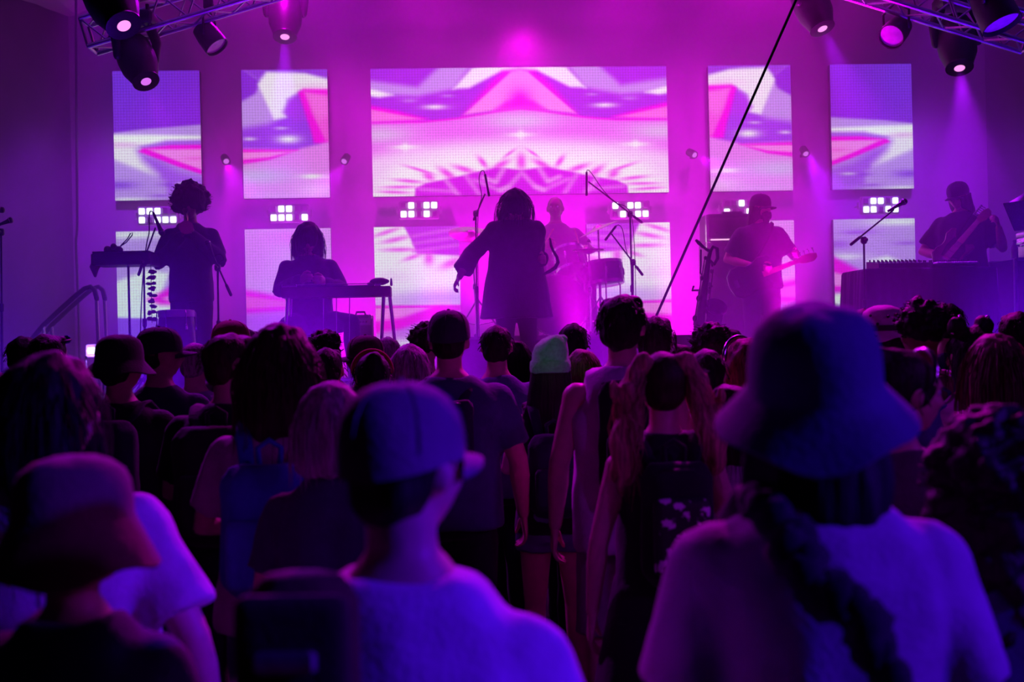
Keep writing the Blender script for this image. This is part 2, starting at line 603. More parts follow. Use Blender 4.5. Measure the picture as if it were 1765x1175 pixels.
def pic_inner(X, Y):
    p = Paint(X, Y, LV)
    p.poly([(-.1, -.1), (.22, .14), (.16, .28), (-.1, .42)], PU, .03)
    p.poly([(-.1, -.1), (1.1, -.1), (1.1, .12), (.6, .03), (.28, .03), (.2, .12), (.1, .05)], PU, .03, .85)
    p.poly([(-.1, .70), (.3, .64), (.55, .52), (1.1, .5), (1.1, 1.0), (-.1, 1.0)], (.55, .22, .92), .06)
    p.poly([(.3, .03), (.75, .05), (1.1, .15), (1.1, .27), (.7, .26), (.52, .35), (.5, .52), (.52, .56), (.37, .59), (.19, .17)], (.96, .89, .96), .03)
    p.blob(.85, .2, .3, .05, (.95, .75, .93), .7)
    p.poly([(.68, .26), (.56, .35), (.48, .5), (.6, .6), (.9, .6), (.75, .3)], (.62, .20, .92), .05)
    p.poly([(.66, .27), (.72, .23), (1.1, .24), (1.1, .9), (.83, .87), (.79, .7)], MG, .03)
    p.poly([(.73, .27), (1.1, .33), (1.1, .84), (.96, .84), (.84, .58)], HP, .03)
    p.poly([(.75, .27), (1.1, .3), (1.1, .5), (.9, .6), (.82, .5)], (1, .45, .9), .06, .7)
    p.blob(.45, .69, .1, .02, WH, .6)
    p.blob(.53, .82, .17, .06, WH, .95)
    p.blob(.08, .81, .1, .025, WH, .7)
    p.poly([(-.1, .92), (.6, .94), (.9, .88), (1.1, .82), (1.1, 1.6), (-.1, 1.6)], (.92, .50, .95), .03)
    p.poly([(-.1, .93), (.65, .945), (.3, 1.06), (-.1, 1.12)], MG, .02)
    p.poly([(-.1, .965), (.6, .96), (.3, 1.03), (-.1, 1.06)], PK, .02)
    p.blob(.15, 1.25, .6, .14, (.80, .72, .95), .85)
    p.blob(.3, 1.48, .6, .1, (.86, .62, .95), .8)
    p.blob(.85, 1.42, .3, .12, (.97, .75, .98), .8)
    p.blob(.8, 1.26, .18, .035, WH, 1.0)
    p.blob(.98, 1.27, .12, .02, (1, .8, 1), .8)
    return p.c


def pic_centre(X, Y):          # x 0..1.76 (mirrored about the middle), y 0..1.5
    p = Paint(X, Y, (.58, .16, .88))
    p.poly([(-.1, .13), (.55, .22), (.9, -.1), (1.25, -.1), (.98, .25), (.55, .33), (-.1, .3)], LV, .05)
    p.poly([(.97, .25), (1.2, .0), (1.76, -.1), (1.9, .05), (1.55, .04), (1.16, .24)], (.97, .90, .97), .03)
    p.poly([(-.1, .22), (.08, .26), (.26, .31), (.1, .34), (-.1, .31)], WH, .03)
    p.blob(.75, .46, .18, .035, WH, .9)
    p.blob(.9, .33, .1, .02, LV, .8)
    p.blob(.45, .38, .12, .03, LV, .7)
    p.poly([(1.08, .56), (1.15, .48), (1.4, .2), (1.58, .05), (1.9, .0), (1.9, .5), (1.4, .5)], MG, .06)
    p.poly([(1.09, .555), (1.66, .05), (1.9, .0), (1.9, .47), (1.5, .5)], PK, .02)
    p.blob(1.76, .40, .16, .16, MG, .95)
    p.poly([(1.45, .5), (1.6, .40), (1.9, .38), (1.9, .52)], MG, .04, .8)
    p.poly([(-.1, .41), (.3, .5), (.68, .6), (.5, .625), (-.1, .64)], MG, .03)
    p.poly([(-.1, .46), (.3, .54), (.62, .605), (.2, .62), (-.1, .625)], (1, .42, .88), .02)
    p.poly([(-.1, .645), (.6, .635), (1.0, .60), (1.5, .52), (1.76, .475), (1.9, .47), (1.9, 1.6), (-.1, 1.6)], (.93, .42, .95), .02)
    p.poly([(-.1, .635), (.6, .625), (1.0, .59), (1.5, .51), (1.9, .46), (1.9, .49), (1.5, .53), (1.0, .61), (.6, .645), (-.1, .655)], MG, .015)
    p.blob(.1, .78, .5, .13, (.85, .74, .90), .9)
    p.blob(1.76, .64, .55, .13, (.86, .77, .92), .9)
    p.poly([(-.1, 1.05), (.4, .93), (1.0, .87), (1.9, .82), (1.9, 1.6), (-.1, 1.6)], (.98, .80, .98), .12)
    p.poly([(-.1, 1.5), (.3, 1.15), (.9, 1.02), (1.9, .95), (1.9, 1.6), (-.1, 1.6)], WH, .14)
    p.blob(.39, .93, .2, .03, WH, 1); p.blob(.39, .93, .05, .06, WH, 1)
    p.blob(1.76, .80, .2, .03, WH, 1); p.blob(1.76, .80, .05, .07, WH, 1)
    # pink spikes fanning out of a dark-violet disc
    for (x, y, rx, ry, ro) in ((.66, 1.28, .09, .05, .5), (.88, 1.25, .15, .05, .6), (1.08, 1.2, .16, .04, .3), (1.3, 1.12, .10, .04, .9), (1.52, 1.15, .14, .045, -.45),
                               (.42, 1.33, .2, .025, .1), (.32, 1.4, .24, .022, 0), (.25, 1.46, .22, .022, .05), (1.76, 1.12, .07, .12, 0), (.55, 1.2, .2, .02, .3), (1.62, 1.02, .1, .02, -.6)):
        p.blob(x, y, rx, ry, (.98, .25, .93), .95, ro)
    p.poly([(.48, 1.6), (.5, 1.42), (.62, 1.36), (.95, 1.30), (1.2, 1.24), (1.45, 1.19), (1.6, 1.2), (1.9, 1.24), (1.9, 1.6)], (.82, .06, .90), .02)
    for seg in ([(.86, 1.33), (1.0, 1.5)], [(1.1, 1.28), (1.25, 1.5)], [(1.3, 1.3), (1.45, 1.36), (1.55, 1.2)], [(1.2, 1.33), (1.5, 1.46), (1.6, 1.42), (1.76, 1.25)], [(.55, 1.43), (.95, 1.46)]):
        for (a0, a1), (b0, b1) in zip(seg, seg[1:]):
            n = 9
            for k in range(n):
                t = k / (n - 1)
                p.blob(a0 + (b0 - a0) * t, a1 + (b1 - a1) * t, .045, .03, (.94, .58, .95), .55)
    return p.c


def pic_low_centre(X, Y):
    p = Paint(X, Y, WH)
    p.poly([(.3, -.1), (1.1, -.1), (1.1, .36), (.5, .32), (.42, .12)], (.72, .16, .90), .02)
    for k in range(3):
        p.poly([(.45, .1 + .09 * k), (1.1, .0 + .1 * k), (1.1, .03 + .1 * k), (.45, .125 + .09 * k)], (.88, .40, .95), .03)
    for (x, y, rx, ry, ro) in ((.25, .15, .2, .035, -.2), (.3, .27, .25, .03, 0), (.15, .06, .2, .03, -.3), (.64, .38, .07, .1, 0), (.9, .44, .16, .06, -.4), (.45, .36, .14, .03, -.3)):
        p.blob(x, y, rx, ry, (.98, .30, .94), .9, ro)
    p.blob(.8, .9, .5, .1, (.97, .72, .97), .8)
    p.blob(.2, .6, .3, .12, (.98, .84, .98), .8)
    p.poly([(-.1, .80), (.5, .76), (1.1, .74), (1.1, 1.0), (-.1, 1.0)], (.86, .70, .96), .10)
    p.blob(.8, .85, .5, .07, BL, .6)
    p.poly([(-.1, .93), (1.1, .95), (1.1, 1.8), (-.1, 1.8)], (.78, .42, .95), .03)
    p.poly([(-.1, .94), (.75, .95), (.3, 1.10), (-.1, 1.14)], PK, .02)
    p.poly([(-.1, 1.12), (.3, 1.08), (.7, .95), (1.1, .97), (.7, 1.08), (.3, 1.20), (-.1, 1.26)], MG, .04)
    p.poly([(-.1, .925), (1.1, .94), (1.1, .965), (-.1, .95)], MG, .015)
    p.blob(.35, 1.38, .4, .08, WH, .8)
    return p.c


def pic_low_inner(X, Y):
    p = Paint(X, Y, (.86, .60, .95))
    p.blob(.1, .3, .3, .5, (.85, .50, .92), .8)
    p.blob(.6, .1, .5, .14, (.90, .45, .95), .8)
    p.poly([(-.1, .70), (.5, .82), (1.1, .85), (1.1, .95), (-.1, 1.0)], MG, .06)
    p.poly([(-.1, .76), (.5, .85), (1.1, .87), (1.1, .9), (-.1, .94)], HP, .03)
    p.poly([(-.1, 1.0), (1.1, .94), (1.1, 1.8), (-.1, 1.8)], (.72, .32, .97), .08)
    p.blob(.5, 1.25, .6, .15, (.72, .42, .97), .6)
    p.blob(.4, 1.55, .12, .1, (1, .88, .97), .9)
    return p.c


def pic_low_outer(X, Y):
    p = Paint(X, Y, LV)
    p.blob(.2, .04, .5, .06, WH, .9)
    p.blob(.7, .16, .25, .03, PU, .6); p.blob(.95, .3, .2, .06, PU, .5); p.blob(.1, .3, .2, .03, (.50, .22, .85), .6)
    p.blob(.85, .45, .3, .05, WH, .7)
    p.poly([(-.1, .62), (.35, .45), (.6, .5), (.5, .75), (.65, .85), (1.1, .9), (1.1, 1.04), (-.1, 1.02)], (.98, .93, .95), .04)
    p.poly([(.35, .8), (.7, .62), (1.1, .4), (1.1, .88), (.5, .86)], MG, .05)
    p.poly([(.5, .79), (1.1, .6), (1.1, .8), (.6, .83)], PK, .03)
    p.poly([(-.1, 1.0), (1.1, 1.06), (1.1, 1.8), (-.1, 1.8)], (.52, .26, .93), .02)
    return p.c


def screen_mat():
    m = bpy.data.materials.new('led_display')
    m.use_nodes = True
    nt = m.node_tree
    n, L = nt.nodes, nt.links
    b = n['Principled BSDF']
    b.inputs['Base Color'].default_value = (.02, .02, .02, 1)
    b.inputs['Roughness'].default_value = .6
    at_ = n.new('ShaderNodeAttribute')
    at_.attribute_name = 'picture'
    tc = n.new('ShaderNodeTexCoord')
    sx = n.new('ShaderNodeSeparateXYZ')
    L.new(tc.outputs['Object'], sx.inputs[0])

    def op(o, a, b_=None, c=None):
        k = n.new('ShaderNodeMath')
        k.operation = o
        for i, x in enumerate((a, b_, c)):
            if x is None:
                continue
            if isinstance(x, (int, float)):
                k.inputs[i].default_value = x
            else:
                L.new(x, k.inputs[i])
        return k.outputs[0]
    w = 2 * PI / .033
    s1 = op('COSINE', op('MULTIPLY', sx.outputs[0], w))
    s2 = op('COSINE', op('MULTIPLY', sx.outputs[2], w))
    dots = op('MULTIPLY_ADD', op('ADD', s1, s2), .12, .90)
    L.new(at_.outputs['Color'], b.inputs['Emission Color'])
    L.new(op('MULTIPLY', dots, SCREEN_GAIN), b.inputs['Emission Strength'])
    return m


SCREEN_GAIN = 1.1
M_LED = screen_mat()


def led_screen(x0, x1, z0, z1, pic, mirror, label, x_off=0.0):
    t = thing('led_screen', label, 'led screen', ((x0 + x1) / 2, WALL_Y, z0), 0, 'glowing screens on the backdrop')
    w, h = x1 - x0, z1 - z0
    MB().box((0, .055, h / 2), (w, .09, h), bev=.006).build('housing', M_BLACK, t)
    for sx in (-1, 1):
        MB().box((sx * w * .3, .12, h * .5), (.06, .05, h * .6)).build('mounting_bar', M_BLKMET, t)
    nx, nz = int(round(w * 64)), int(round(h * 64))
    xs = np.linspace(-w / 2, w / 2, nx + 1)
    zs = np.linspace(h, 0, nz + 1)
    X, Z = np.meshgrid(xs, zs)
    if mirror == 'both':
        U = 1.76 - np.abs(X)
    elif mirror:
        U = w / 2 - X
    else:
        U = X + w / 2
    rgb = s2l(np.clip(pic(U + x_off, h - Z), 0, 1)).reshape(-1, 3)
    vs = [(float(a), 0.0, float(b)) for a, b in zip(X.ravel(), Z.ravel())]
    n = nx + 1
    fs = [(k * n + i, (k + 1) * n + i, (k + 1) * n + i + 1, k * n + i + 1) for k in range(nz) for i in range(nx)]
    me = bpy.data.meshes.new('display')
    me.from_pydata(vs, [], fs)
    ca = me.color_attributes.new('picture', 'FLOAT_COLOR', 'POINT')
    ca.data.foreach_set('color', np.hstack([rgb, np.ones((len(rgb), 1))]).astype(np.float32).ravel())
    link('display', me, M_LED, t)
    return t


ZT, ZB, ZL = 4.926, 3.417, 3.057
led_screen(-4.751, -3.751, ZB, ZT, pic_outer, False, 'upper screen farthest left, violet with a pink wedge, behind the trumpet player')
led_screen(-3.267, -2.267, ZB, ZT, pic_inner, False, 'upper screen second from left with a white blade and pink wedge')
led_screen(-1.76, 1.76, ZB, ZT, pic_centre, 'both', 'wide upper middle screen showing a pink star over white fan spikes')
led_screen(2.267, 3.267, ZB, ZT, pic_inner, True, 'upper screen crossed by the slanting black rope')
led_screen(3.751, 4.751, ZB, ZT, pic_outer, True, 'upper screen farthest right, plain violet above a pink arrow')
led_screen(-4.751, -3.751, ZL - 1.5, ZL, pic_low_outer, False, 'lower screen behind the hanging shell chime and trumpet player')
led_screen(-3.267, -2.267, ZL - 1.5, ZL, pic_low_inner, False, 'lower lilac screen behind the seated steel guitar player')
led_screen(-1.76, -.76, ZL - 1.5, ZL, pic_low_centre, False, 'lower white and pink screen left of the singer')
led_screen(.76, 1.76, ZL - 1.5, ZL, pic_low_centre, True, 'lower white and pink screen behind the boom microphones')
led_screen(2.267, 3.267, ZL - 1.5, ZL, pic_low_inner, True, 'lower screen mostly hidden behind the bass player')
led_screen(3.751, 4.751, ZL - 1.5, ZL, pic_low_outer, True, 'lower screen behind the microphone on the right boom')

# strobe matrices glowing between the screens
def strobe(px, py, rows, label, ncol=5):
    c = at(px, py, 13.2)
    # find the depth of the plane in front of the backdrop
    k = (WALL_Y - .35 - CAM.y) / (c - CAM).y
    c = CAM + (c - CAM) * k
    t = thing('strobe_light', label, 'stage light', c, 0, 'strobe matrices between the screens')
    w, pt = .066, .088
    hw = pt * ncol / 2
    MB().box((0, .06, 0), (hw * 2 + .02, .08, .21), bev=.012).build('housing', M_STROBE, t)
    mb = MB().box((-hw - .03, .06, 0), (.02, .05, .08)).box((hw + .03, .06, 0), (.02, .05, .08))
    mb.tube([(-hw - .03, .06, 0), (-hw - .03, .2, 0), (hw + .03, .2, 0), (hw + .03, .06, 0)], .010, 6)
    mb.box((0, .27, 0), (.04, .2, .04))
    mb.build('bracket', M_STROBE, t)
    for r, row in enumerate(rows):
        for i, ch in enumerate(row):
            MB().box((-hw + pt * (i + .5), .012, (.05 - .10 * r)), (w, .02, .07), bev=.008).build(
                'lamp_cell', M_BLIND if ch == 'x' else M_BLINDO, t, smooth=0)
    return t


strobe(271, 371, ('xxx..', 'x.xxx'), 'strobe lamp lit beside the trumpet player left shoulder')
strobe(498, 367, ('.xx..', 'xxx.x'), 'strobe lamp lit above the seated steel guitar player')
strobe(722, 361, ('.x.xx', 'xx.x.'), 'strobe lamp lit left of the singer under the wide screen')
strobe(1087, 361, ('x.xx.', '.x.xx'), 'strobe lamp lit behind the right overhead drum microphone')
strobe(1279, 357, ('..x..', 'x..xx'), 'strobe lamp half hidden by the bass amplifier')
strobe(1519, 353, ('.xx.x', 'xx.xx'), 'strobe lamp lit behind the right boom microphone')

# haze hanging over the stage: banks without flat tops, so that they fade out upwards
def haze(prof, dens, label, g=.3, z0=STAGE + .01):
    m = bpy.data.materials.new('haze')
    m.use_nodes = True
    nt = m.node_tree
    nt.nodes.remove(nt.nodes['Principled BSDF'])
    s = nt.nodes.new('ShaderNodeVolumeScatter')
    s.inputs['Color'].default_value = (1, .45, 1, 1)  # haze tinted pink to deepen the magenta of the lamps
    s.inputs['Density'].default_value = dens
    s.inputs['Anisotropy'].default_value = g
    nt.links.new(s.outputs[0], nt.nodes['Material Output'].inputs['Volume'])
    R = []
    for y, top in prof:
        k = (13.7 - y) / 4.4
        xl, xr = -5.12 - 1.5 * k, 5.55 + 1.7 * k
        e = min(5.0, top)
        R.append([(xl, y, z0), (xr, y, z0), (xr, y, e), (5.5, y, min(5.5, top)), (0, y, min(8.1, top + .02)), (-5.05, y, min(5.5, top)), (xl, y, e)])
    o = MB().rings(R).build('haze', m, smooth=1)
    return tag(o, label, 'haze', None, 'stuff')


haze(((9.56, 8.1), (13.70, 8.1)), .05, 'thin haze filling the whole stage up to the roof')
haze(((10.3, 2.0), (13.69, 6.0)), .10, 'thick magenta haze bank behind the singer')
haze(((7.95, 1.2), (8.2, 1.8), (8.37, 2.2), (8.5, 2.5), (8.6, 2.8), (8.67, 3.1), (8.7, 3.45), (8.73, 3.1), (8.8, 2.8), (8.9, 2.5), (9.03, 2.2), (9.2, 1.8), (9.45, 1.2)), .26, 'low violet haze bank over the pit before the stage', .0, .3)

# ------------------------------------------------------------------ people
def lerp(a, b, t):
    return a + (b - a) * t


ARMS = {'down': ((.250, -.035, 1.13), (.268, .035, .885)),
        'slack': ((.262, -.05, 1.14), (.272, .06, .91)),
        'fwd': ((.245, .03, 1.15), (.085, .27, 1.13)),
        'phone': ((.225, .10, 1.16), (.07, .30, 1.30)),
        'pocket': ((.30, -.09, 1.15), (.215, .05, .94)),
        'wide': ((.335, .02, 1.20), (.36, .22, 1.03)),
        'hip': ((.36, -.10, 1.18), (.19, -.02, 1.02))}
TORSO_M = [(.80, .130, .100, -.012), (.88, .162, .118, -.016), (.95, .168, .122, -.016), (1.02, .158, .112, -.004), (1.10, .150, .105, .004),
           (1.20, .162, .112, .006), (1.30, .178, .120, .002), (1.375, .178, .110, -.008), (1.425, .138, .088, -.014), (1.465, .092, .070, -.016), (1.505, .062, .060, -.012)]
TORSO_F = [(.80, .135, .105, -.012), (.88, .172, .125, -.018), (.95, .172, .126, -.018), (1.02, .150, .108, -.004), (1.10, .128, .094, .004),
           (1.20, .138, .102, .010), (1.30, .154, .122, .014), (1.375, .153, .100, -.004), (1.425, .118, .080, -.012), (1.465, .078, .062, -.014), (1.505, .053, .052, -.010)]
HEADC = Vector((0, 0, 1.64))
PIVOT = Vector((0, -.012, 1.52))


class Pose:
    def __init__(self, sex='m', girth=1.0, arms=('down', 'down'), legs=None, yaw=0.0, pitch=0.0, roll=0.0, lean=0.0, twist=0.0, drop=0.0, side=0.0, wide=1.0, slope=0.0):
        self.sex, self.girth, self.arms, self.legs = sex, girth, arms, legs
        self.lean, self.drop, self.twist, self.side = lean, drop, twist, side
        self.rings = [(z - (slope * .8 if 1.35 < z < 1.40 else slope * .35 if 1.40 < z < 1.45 else 0), hw * (1 - slope * 1.5 if 1.35 < z < 1.45 else 1), hd, yc) for z, hw, hd, yc in (TORSO_M if sex == 'm' else TORSO_F)]
        self.slope = slope
        self.wide = wide
        self.sx = (.178 if sex == 'm' else .152) * wide
        M = Matrix.Translation(self.tf(PIVOT)) @ self.rot(1.52).to_4x4()
        R = Matrix.Rotation(math.radians(-yaw), 4, 'Z') @ Matrix.Rotation(math.radians(-pitch), 4, 'X') @ Matrix.Rotation(math.radians(roll), 4, 'Y')
        self.MH = M @ R @ Matrix.Translation(HEADC - PIVOT)
        self.key = (sex, girth, arms, str(legs), yaw, pitch, roll, lean, twist, drop, side, wide, slope)

    def rot(self, z):
        k = min(1, max(0, (z - .92) / .4))
        return Matrix.Rotation(math.radians(-self.lean) * k, 3, 'X') @ Matrix.Rotation(math.radians(self.side) * k, 3, 'Y') @ Matrix.Rotation(math.radians(-self.twist) * k, 3, 'Z')

    def tf(self, p):
        """bends the trunk about the waist and lowers it when seated"""
        p = Vector(p)
        o = Vector((0, 0, .92))
        q = o + self.rot(p.z) @ (p - o) if p.z > .92 else p
        return q - Vector((0, 0, self.drop))

    def arm(self, s):
        a = self.arms[0 if s < 0 else 1]
        S = self.tf((s * self.sx, -.008, 1.378 - self.slope))
        if isinstance(a, str):
            e, w = ARMS[a]
            k = (self.wide if self.sex == 'm' else .92 * self.wide)
            E = self.tf((s * e[0] * k * (1 + .25 * (self.girth - 1)), e[1], e[2]))
            W = self.tf((s * w[0] * k * (1 + .25 * (self.girth - 1)), w[1], w[2]))
        else:
            E, W = Vector(a[0]), Vector(a[1])
        return S, E, W

    def leg(self, s):
        if self.legs:
            return [Vector(p) for p in self.legs[0 if s < 0 else 1]]
        return [Vector((s * .085, 0, .90)), Vector((s * .10, .01, .48)), Vector((s * .115, -.012, .085))]


def ring(P, z, hw, hd, yc, n=20, ex=2.5):
    out = []
    for i in range(n):
        a = 2 * PI * i / n
        c, s = math.cos(a), math.sin(a)
        x = math.copysign(abs(c) ** (2 / ex), c) * hw
        y = math.copysign(abs(s) ** (2 / ex), s) * hd + yc
        out.append(tuple(P.tf((x, y, z))))
    return out


def limb3(mb, A, B, C, r, extra=0.0, seg=12):
    ra, rm, rb, rm2, rc = [q + extra for q in r]
    pts = [A, A.lerp(B, .35), A.lerp(B, .75), B, B.lerp(C, .3), B.lerp(C, .7), C]
    mb.tube(pts, [ra, rm, lerp(rm, rb, .6), rb, rm2, lerp(rm2, rc, .6), rc], seg, round_ends=True)


_hand = {}


def hand_shape(curl):
    """five fingers on a palm; wrist at origin, fingers along -z, thumb towards +y, palm facing -x"""
    if curl in _hand:
        return _hand[curl]
    mb = MB()
    mb.rings([[(.013 * w * math.cos(a), .001 + .04 * h * math.sin(a), z) for a in [2 * PI * k / 12 for k in range(12)]]
              for z, w, h in ((.03, 1.5, .62), (0, 1.35, .66), (-.03, 1.15, .85), (-.06, 1.05, 1.0), (-.085, .9, 1.0), (-.094, .5, .9))])
    for k, (y, ln) in enumerate(((.029, .072), (.010, .080), (-.010, .074), (-.028, .058))):
        p = Vector((0, y, -.085))
        a = .12 + curl * .45
        pts = [p]
        for sgm in (.42, .32, .26):
            p = p + Vector((-math.sin(a), y * .10, -math.cos(a))) * ln * sgm
            pts.append(p)
            a += curl * .75 + .06
        mb.tube(pts, [.0092, .0088, .008, .0068], 8, round_ends=True)
    p = Vector((-.006, .030, -.022))
    mb.tube([p, p + Vector((-.012, .026, -.028)), p + Vector((-.022, .034, -.056)), p + Vector((-.032 - .01 * curl, .032 - .012 * curl, -.078))], [.014, .0125, .0105, .008], 8, round_ends=True)
    me = remesh(mb, .0058, 2, .5, .45)
    out = ([v.co.copy() for v in me.vertices], [tuple(p.vertices) for p in me.polygons])
    bpy.data.meshes.remove(me)
    _hand[curl] = out
    return out


_body = {}


def body_mesh(P, voxel=.016, hands=.5, dec=.55):
    k = (P.key, voxel, hands)
    if k in _body:
        return _body[k]
    mb = MB()
    g = P.girth
    mb.rings([ring(P, z, hw * (P.wide if z > 1.25 else 1) * (g if z < 1.32 else 1 + (g - 1) * .4), hd * g, yc) for z, hw, hd, yc in P.rings])
    f = P.sex == 'f'
    for s in (-1, 1):
        S, E, W = P.arm(s)
        q = .86 if f else 1.0
        mb.ball(S + Vector((s * -.004, 0, -.01)), (.062 * q, .060 * q, .066 * q))
        limb3(mb, S, E, W, [r * q * (1 + .5 * (g - 1)) for r in (.052, .050, .040, .042, .027)])
        H, K, A = P.leg(s)[:3]
        limb3(mb, H, K, A, [r * (1 + .6 * (g - 1)) for r in (.086, .080, .054, .056, .036)])
        fw = Vector((s * .12, 1, 0)).normalized()
        if P.legs and len(P.leg(s)) > 3:
            fw = (P.leg(s)[3] - A).normalized()
        mb.tube([A + fw * -.045 + Vector((0, 0, -.05)), A + fw * .03 + Vector((0, 0, -.04)), A + fw * .12 + Vector((0, 0, -.058)), A + fw * .17 + Vector((0, 0, -.066))], [.03, .04, .036, .022], 10, round_ends=True)
    # neck and head
    M = P.MH
    nk = P.tf((0, -.022, 1.45))
    mb.tube([nk, P.tf((0, -.018, 1.50)), M @ Vector((0, -.018, -.055)), M @ Vector((0, -.012, 0))], [.064 * (.86 if f else 1), .057 * (.86 if f else 1), .055 * (.88 if f else 1), .05], 14)
    R = M.to_3x3().to_4x4()

    def hb(c, r):
        mb.ball(M @ Vector(c), r, 16, 10, R)
    hb((0, -.004, .018), (.0765, .096, .092))
    hb((0, .030, -.035), (.060, .062, .062))
    hb((0, .052, -.078), (.030, .030, .024))
    hb((0, .072, .030), (.054, .022, .030))
    for s in (-1, 1):
        hb((s * .036, .066, -.024), (.026, .022, .022))
        hb((s * .079, -.006, -.008), (.012, .021, .032))
        hb((s * .030, .086, .024), (.020, .009, .007))
    mb.tube([M @ Vector((0, .088, .016)), M @ Vector((0, .104, -.008)), M @ Vector((0, .112, -.022)), M @ Vector((0, .096, -.028))], [.010, .012, .0155, .013], 8, round_ends=True)
    hb((0, .090, -.050), (.022, .010, .006))
    hb((0, .087, -.060), (.019, .010, .007))
    me = remesh(mb, voxel, 2, .45, dec)
    if hands is not None:
        V = [v.co.copy() for v in me.vertices]
        F = [tuple(p.vertices) for p in me.polygons]
        hv, hf = hand_shape(hands)
        for s in (-1, 1):
            S, E, W = P.arm(s)
            d = (W - E).normalized()
            z = -d
            x = Vector((s, 0, 0))
            x = (x - z * x.dot(z))
            if x.length < .2:
                x = Vector((0, 0, 1)) - z * z.z
            x.normalize()
            y = z.cross(x)
            if s < 0:
                y = -y
            fl = -1 if s < 0 else 1
            o = len(V)
            for p in hv:
                V.append(W + d * .012 + x * p.x + (y if fl > 0 else y) * p.y + z * p.z)
            F += [tuple(i + o for i in (f_ if fl > 0 else f_[::-1])) for f_ in hf]
        bpy.data.meshes.remove(me)
        me = bpy.data.meshes.new('body')
        me.from_pydata([tuple(v) for v in V], [], F)
        me.update()
        me.polygons.foreach_set('use_smooth', [True] * len(me.polygons))
    me.name = 'body'
    _body[k] = me
    return me


_cl = {}


def shirt_mesh(P, style='tee', loose=.018, hem=.84, voxel=.017, seed=0):
    k = ('shirt', P.key, style, loose, hem, voxel, seed)
    if k in _cl:
        return _cl[k]
    mb = MB()
    g = P.girth
    tank = style == 'tank'
    R = []
    prof = [r for r in P.rings if r[0] > hem + .04]
    zz = [(hem, prof[0][1] + .004, prof[0][2], prof[0][3]), (hem + .03, prof[0][1] + .006, prof[0][2] + .002, prof[0][3])] + prof
    for z, hw, hd, yc in zz:
        if tank and z > 1.37:
            hw = min(hw, .115)
        if z > 1.49:
            z, hw, hd, yc = 1.490 - P.slope * .15, .060, .056, -.016
        if style == 'robe' and z < 1.2:
            fl = (1.2 - z) * .16
        else:
            fl = 0
        # cloth hangs straight from the chest instead of following the waist
        if z < 1.28:
            hw = max(hw, lerp(.150 if P.sex == 'm' else .135, .168 if P.sex == 'm' else .172, min(1, max(0, (1.28 - z) / .4))))
        if z < 1.24:
            hd = max(hd, .122)
        R.append(ring(P, z, (hw * (P.wide if z > 1.25 else 1) * (g if z < 1.32 else 1 + (g - 1) * .4)) + loose + fl, hd * g + loose + fl * .8, yc, 24))
    mb.rings(R)
    for s in (-1, 1):
        S, E, W = P.arm(s)
        q = .88 if P.sex == 'f' else 1.0
        if tank:
            mb.tube([P.tf((s * .115, -.085, 1.36)), P.tf((s * .118, -.05, 1.455)), P.tf((s * .118, .0, 1.475)), P.tf((s * .115, .06, 1.42))], [.032, .03, .03, .032], 8, .6, round_ends=True)
            continue
        ex = loose * .85
        mb.ball(S + Vector((s * -.004, 0, -.008)), (.062 * q + ex, .060 * q + ex, .066 * q + ex))
        k2 = (1 + .5 * (g - 1)) * q
        if style == 'tee':
            mb.tube([S, S.lerp(E, .35), S.lerp(E, .62), S.lerp(E, .80)], [.052 * k2 + ex, .052 * k2 + ex, .053 * k2 + ex, .056 * k2 + ex], 14)
        elif style == 'robe':
            limb = [S, S.lerp(E, .5), E, E.lerp(W, .45), E.lerp(W, .72)]
            mb.tube(limb, [.07, .075, .078, .088, .096] if s > 0 else [.066, .064, .062, .064, .070], 14)
        else:
            limb3(mb, S, E, W.lerp(E, .02), [r * k2 for r in (.052, .050, .042, .043, .031)], ex)
    me = remesh(mb, voxel, 3, .5, .6)
    wobble(me, .011, 9, seed, (1, 1, .55))
    wobble(me, .004, 24, seed + 3, (1, 1, .5))
    me.name = 'shirt'
    _cl[k] = me
    return me


def trouser_mesh(P, style='long', loose=.012, voxel=.018, seed=0):
    k = ('tr', P.key, style, loose, seed)
    if k in _cl:
        return _cl[k]
    mb = MB()
    g = P.girth
    mb.rings([ring(P, z, hw * g + loose, hd * g + loose, yc) for z, hw, hd, yc in P.rings if z < 1.03])
    if style == 'skirt':
        mb.rings([ring(P, z, hw * g + .02, hd * g + .02, -.01, 24) for z, hw, hd in ((.55, .24, .2), (.6, .24, .2), (.8, .20, .16), (.95, .175, .135), (1.02, .155, .115))])
    else:
        for s in (-1, 1):
            H, K, A = P.leg(s)[:3]
            r = [q * (1 + .6 * (g - 1)) for q in (.088, .084, .062, .062, .052)]
            if style == 'long':
                limb3(mb, H, K, A + (A - K).normalized() * .01, r, loose)
            elif style == 'shorts':
                mb.tube([H, H.lerp(K, .5), H.lerp(K, .92), K.lerp(A, .02)], [r[0] + loose, .09 + loose, .088 + loose, .09 + loose], 14)
            elif style == 'hotpants':
                mb.tube([H, H.lerp(K, .2), H.lerp(K, .36)], [r[0] + loose, .092 + loose, .093 + loose], 14)
    me = remesh(mb, voxel, 2, .5, .6)
    wobble(me, .008, 11, seed, (1, 1, .8))
    me.name = 'trousers'
    _cl[k] = me
    return me


